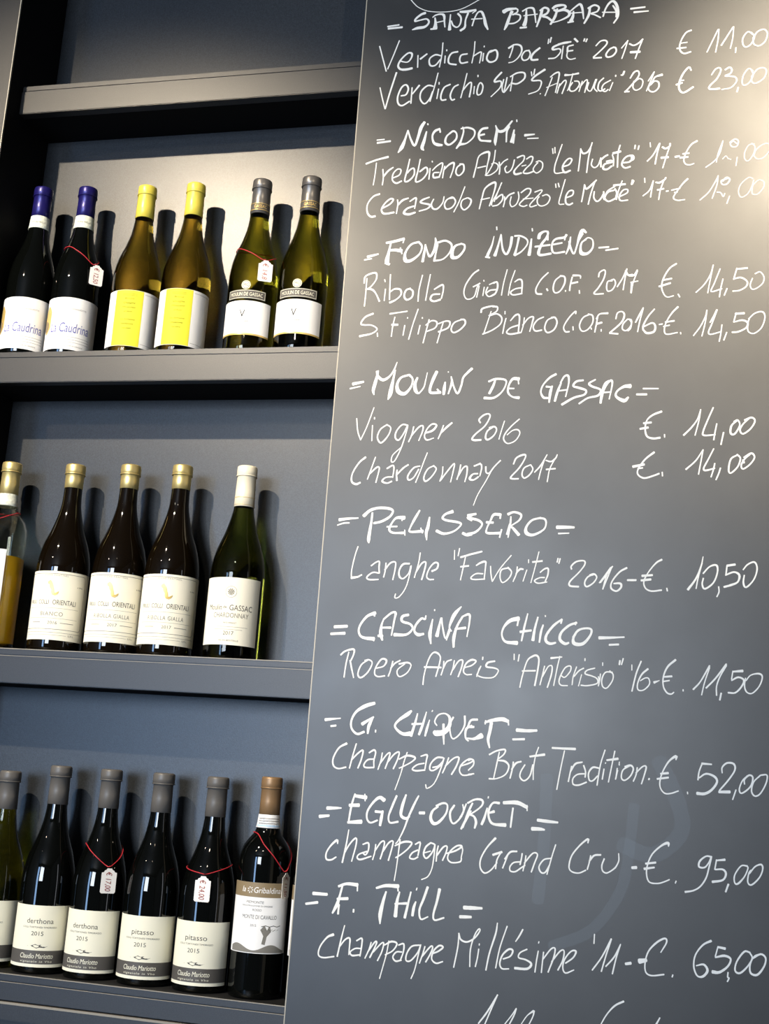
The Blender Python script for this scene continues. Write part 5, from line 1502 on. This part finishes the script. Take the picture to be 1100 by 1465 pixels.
# brown-capped bordeaux bottles by the board
def brown_cap(x, label):
    b = bottle('wine_bottle', label, x, 3, 'brown-capped bottles at the right end of the lower row')
    r = .0385; h = .3063; P = prof_bordeaux(r, h); th = facing(x) - .05
    body(P, BLACK_GLASS, b); capsule(P, h, .054, BROWN_CAP, b, True, .0008)
    nb = neck_band(P, h - .073, h - .0542, PAPER, b, .0009)
    g = Print(.0178, th + .05); g.rule(-.02, .02, h - .0722, .0035, 14).build(WATERBLUE, nb)
    g = Print(.0178, th + .05)
    for z in (h - .060, h - .0635, h - .067): g.rule(-.017, .017, z, .0008, 12)
    g.build(GREYINK, nb)
    lb = patch('label', r + .0002, th - 1.35, th + 1.28, .062, .158, PAPER, b)
    patch('brown_band', r + .0005, th - 1.35, th + 1.28, .138, .158, TANBAND, lb, 36, .0001)
    q = Print(r + .0008, th)
    q.text('la', -.027, .1445, .006, .0080, .2).text('Gribaldina', .0095, .1440, .040, .0082, .15)
    for k in range(7):
        a = 2 * math.pi * k / 7
        q.poly([(-.0165 + .0015 * math.cos(a), .1475 + .0015 * math.sin(a)), (-.0165 + .0045 * math.cos(a - .2), .1475 + .0045 * math.sin(a - .2)), (-.0165 + .0045 * math.cos(a + .2), .1475 + .0045 * math.sin(a + .2))])
    q.build(PAPER, lb)
    q = Print(r + .0006, th)
    q.text('PIEMONTE', -.008, .1295, .026, .0036).text('DENOMINAZIONE DI ORIGINE', -.005, .1250, .046, .0022).text('ROSSO', -.004, .1190, .013, .0032).text('2015', -.008, .098, .009, .0034).build(GREYINK, lb)
    q = Print(r + .0006, th); q.text('MONTE DI CAVALLO', .0, .1085, .052, .0056).build(GREYINK, lb)
    q = Print(r + .0006, th)                                 # drawn hills and a tree
    for k in range(45):
        x0 = -.045 + k * .002; z0 = .066 + .004 * math.sin(k * .24); z1 = .066 + .004 * math.sin((k + 1) * .24)
        q.poly([(x0, .0630), (x0 + .002, .0630), (x0 + .002, z1 + .004), (x0, z0 + .004)])
    q.poly([(.006, .075), (.011, .074), (.013, .085), (.019, .092), (.017, .099), (.008, .100), (.003, .094), (.008, .086)]).build(PALEINK, lb)
    q = Print(r + .0006, th)
    for k in range(5):
        q.poly([(.004 + k * .006, .098 + .0015 * (k % 2)), (.010 + k * .006, .0995 - .0015 * (k % 2)), (.010 + k * .006, .1005 - .0015 * (k % 2)), (.004 + k * .006, .099 + .0015 * (k % 2))])
        q.poly([(.006 + k * .005, .092 + .001 * (k % 3)), (.011 + k * .005, .0945), (.011 + k * .005, .0952), (.006 + k * .005, .0928)])
    q.build(GREYINK, lb)
    return b
brown_cap(-.6304, 'brown-capped dark bottle with tan and white label, whole one near the board')
brown_cap(-.5450, 'brown-capped dark bottle mostly hidden behind the menu board edge')

# ------------------------------------------------------------------ price tags on red cord
def cord(name, pts, rad, parent):
    n = 8; seg = []
    for i in range(len(pts) - 1):
        p0 = Vector(pts[max(i - 1, 0)]); p1 = Vector(pts[i]); p2 = Vector(pts[i + 1]); p3 = Vector(pts[min(i + 2, len(pts) - 1)])
        for j in range(n):
            t = j / n
            seg.append(.5 * (2 * p1 + (p2 - p0) * t + (2 * p0 - 5 * p1 + 4 * p2 - p3) * t * t + (3 * p1 - p0 - 3 * p2 + p3) * t ** 3))
    seg.append(Vector(pts[-1]))
    V, F, K = [], [], 6
    for i, c in enumerate(seg):
        d = (seg[min(i + 1, len(seg) - 1)] - seg[max(i - 1, 0)]).normalized()
        a = d.cross(Vector((.3, .2, 1))).normalized(); b2 = d.cross(a)
        for k in range(K):
            an = 2 * math.pi * k / K; V.append(tuple(c + a * math.cos(an) * rad + b2 * math.sin(an) * rad))
        if i:
            o = (i - 1) * K
            for k in range(K): F.append((o + k, o + (k + 1) % K, o + K + (k + 1) % K, o + K + k))
    F.append(tuple(range(K - 1, -1, -1))); F.append(tuple(range(len(V) - K, len(V))))
    return raw(name, V, F, RED, parent, True)
def tag(xb, shelf, P, label, th, zt, price, hl, card=True, turn=0.0, hleft=None):
    """th: direction of the tag round the bottle, zt: top of the card, hl: height of the loop round the far side"""
    t = thing('price_tag', label, 'price tag', W(xb, YB, SZ[shelf] + .0002), 'price tags on red cord')
    e = .0012
    hole_z = zt - .004; rr = radius_at(P, zt + .006) + e
    top = cyl(th, zt + .003, max(radius_at(P, zt - .03), radius_at(P, zt)) + .0022)
    pts = []
    N = 14
    for k in range(N + 1):
        u = k / N; an = th + .10 + (2 * math.pi - .20) * u
        u2 = min(u, 1 - u); far = 1 - (1 - min(1, u2 / .25)) ** 1.4
        z = zt + .003 + (hl - zt - .003) * far
        if hleft and u > .5: z += hleft * math.sin((u - .5) * 2 * math.pi)
        pts.append(cyl(an, z, radius_at(P, z) + e))
    pts = [top] + pts + [top]
    cord('cord', pts, .00075, t)
    if card:
        w, hh = .0228 / 2, .0355
        out = [(-w, 0), (w, 0)]
        out = [(-w + .002, -hh), (w - .002, -hh), (w, -hh + .002), (w, -.006), (w - .003, -.0055), (w - .0045, -.003), (w - .0065, -.0025), (w - .008, 0),
               (-w + .008, 0), (-w + .0065, -.0025), (-w + .0045, -.003), (-w + .003, -.0055), (-w, -.006), (-w, -hh + .002)]
        ra = max(radius_at(P, zt - hh), radius_at(P, zt)) + .0014 + abs(turn) * .009
        c = Vector(cyl(th, zt, ra)); ax = Vector((math.cos(th + turn), math.sin(th + turn), 0)); nz = Vector((0, 0, 1)); nn = ax.cross(nz)
        rb = radius_at(P, zt - hh) + .001; 
        V = [tuple(c + ax * x + nz * z) for x, z in out] + [tuple(c + ax * x + nz * z + nn * .0005) for x, z in out]
        n = len(out)
        F = [tuple(range(n - 1, -1, -1)), tuple(range(n, 2 * n))] + [(i, (i + 1) % n, n + (i + 1) % n, n + i) for i in range(n)]
        cd = raw('card', V, F, TAGCARD, t)
        V, F = [], []
        vs, fs = glyphs(price, .1)
        for x, y in vs:                                  # written along the card's length
            V.append(tuple(c + ax * (-.0045 + y * .0085) + nz * (-.005 - x * .0275) + nn * .0008))
        F = [tuple(f) for f in fs]
        raw('lettering', V, F, REDINK, cd)
    return t
PB = prof_burgundy(.0395, .312); PG = prof_burgundy(.0395, .3088); PC = prof_burgundy(.040, .301); PH = prof_bordeaux(.0385, .3063)
tag(-1.0537, 1, PB, 'white scalloped price tag on the right-hand blue-capped bottle', facing(-1.0537) + .72, .164, '€ 12,50', .196, True, -.45)
tag(-.7362, 1, PG, 'white scalloped price tag on a grey-capped green bottle of the upper row', facing(-.7362) + .40, .154, '€ 14,8', .180, True, -.35)
tag(-1.1285, 2, prof_bordeaux(.038, .3098), 'red cord looped round the neck of the clear golden bottle', facing(-1.1285) - .5, .205, '€ 18', .226, False)
tag(-.8884, 3, PC, 'white scalloped price tag, left one of the two facing forward on the lower row', facing(-.8884) + .30, .158, '€ 17,00', .190)
tag(-.7148, 3, PC, 'white scalloped price tag on the grey-capped bottle next to the brown-capped one', facing(-.7148) - .2, .160, '€ 24,00', .176, True, 0, -.006)
tag(-.6304, 3, PH, 'pale price tag turned edgeways on the whole brown-capped bottle', facing(-.6304) + .85, .173, '€ 11,50', .226, True, .25)
tag(-.5450, 3, PH, 'red cord of a tag on the bottle hidden behind the board edge', facing(-.545) + .4, .175, '€ 9', .215, False)
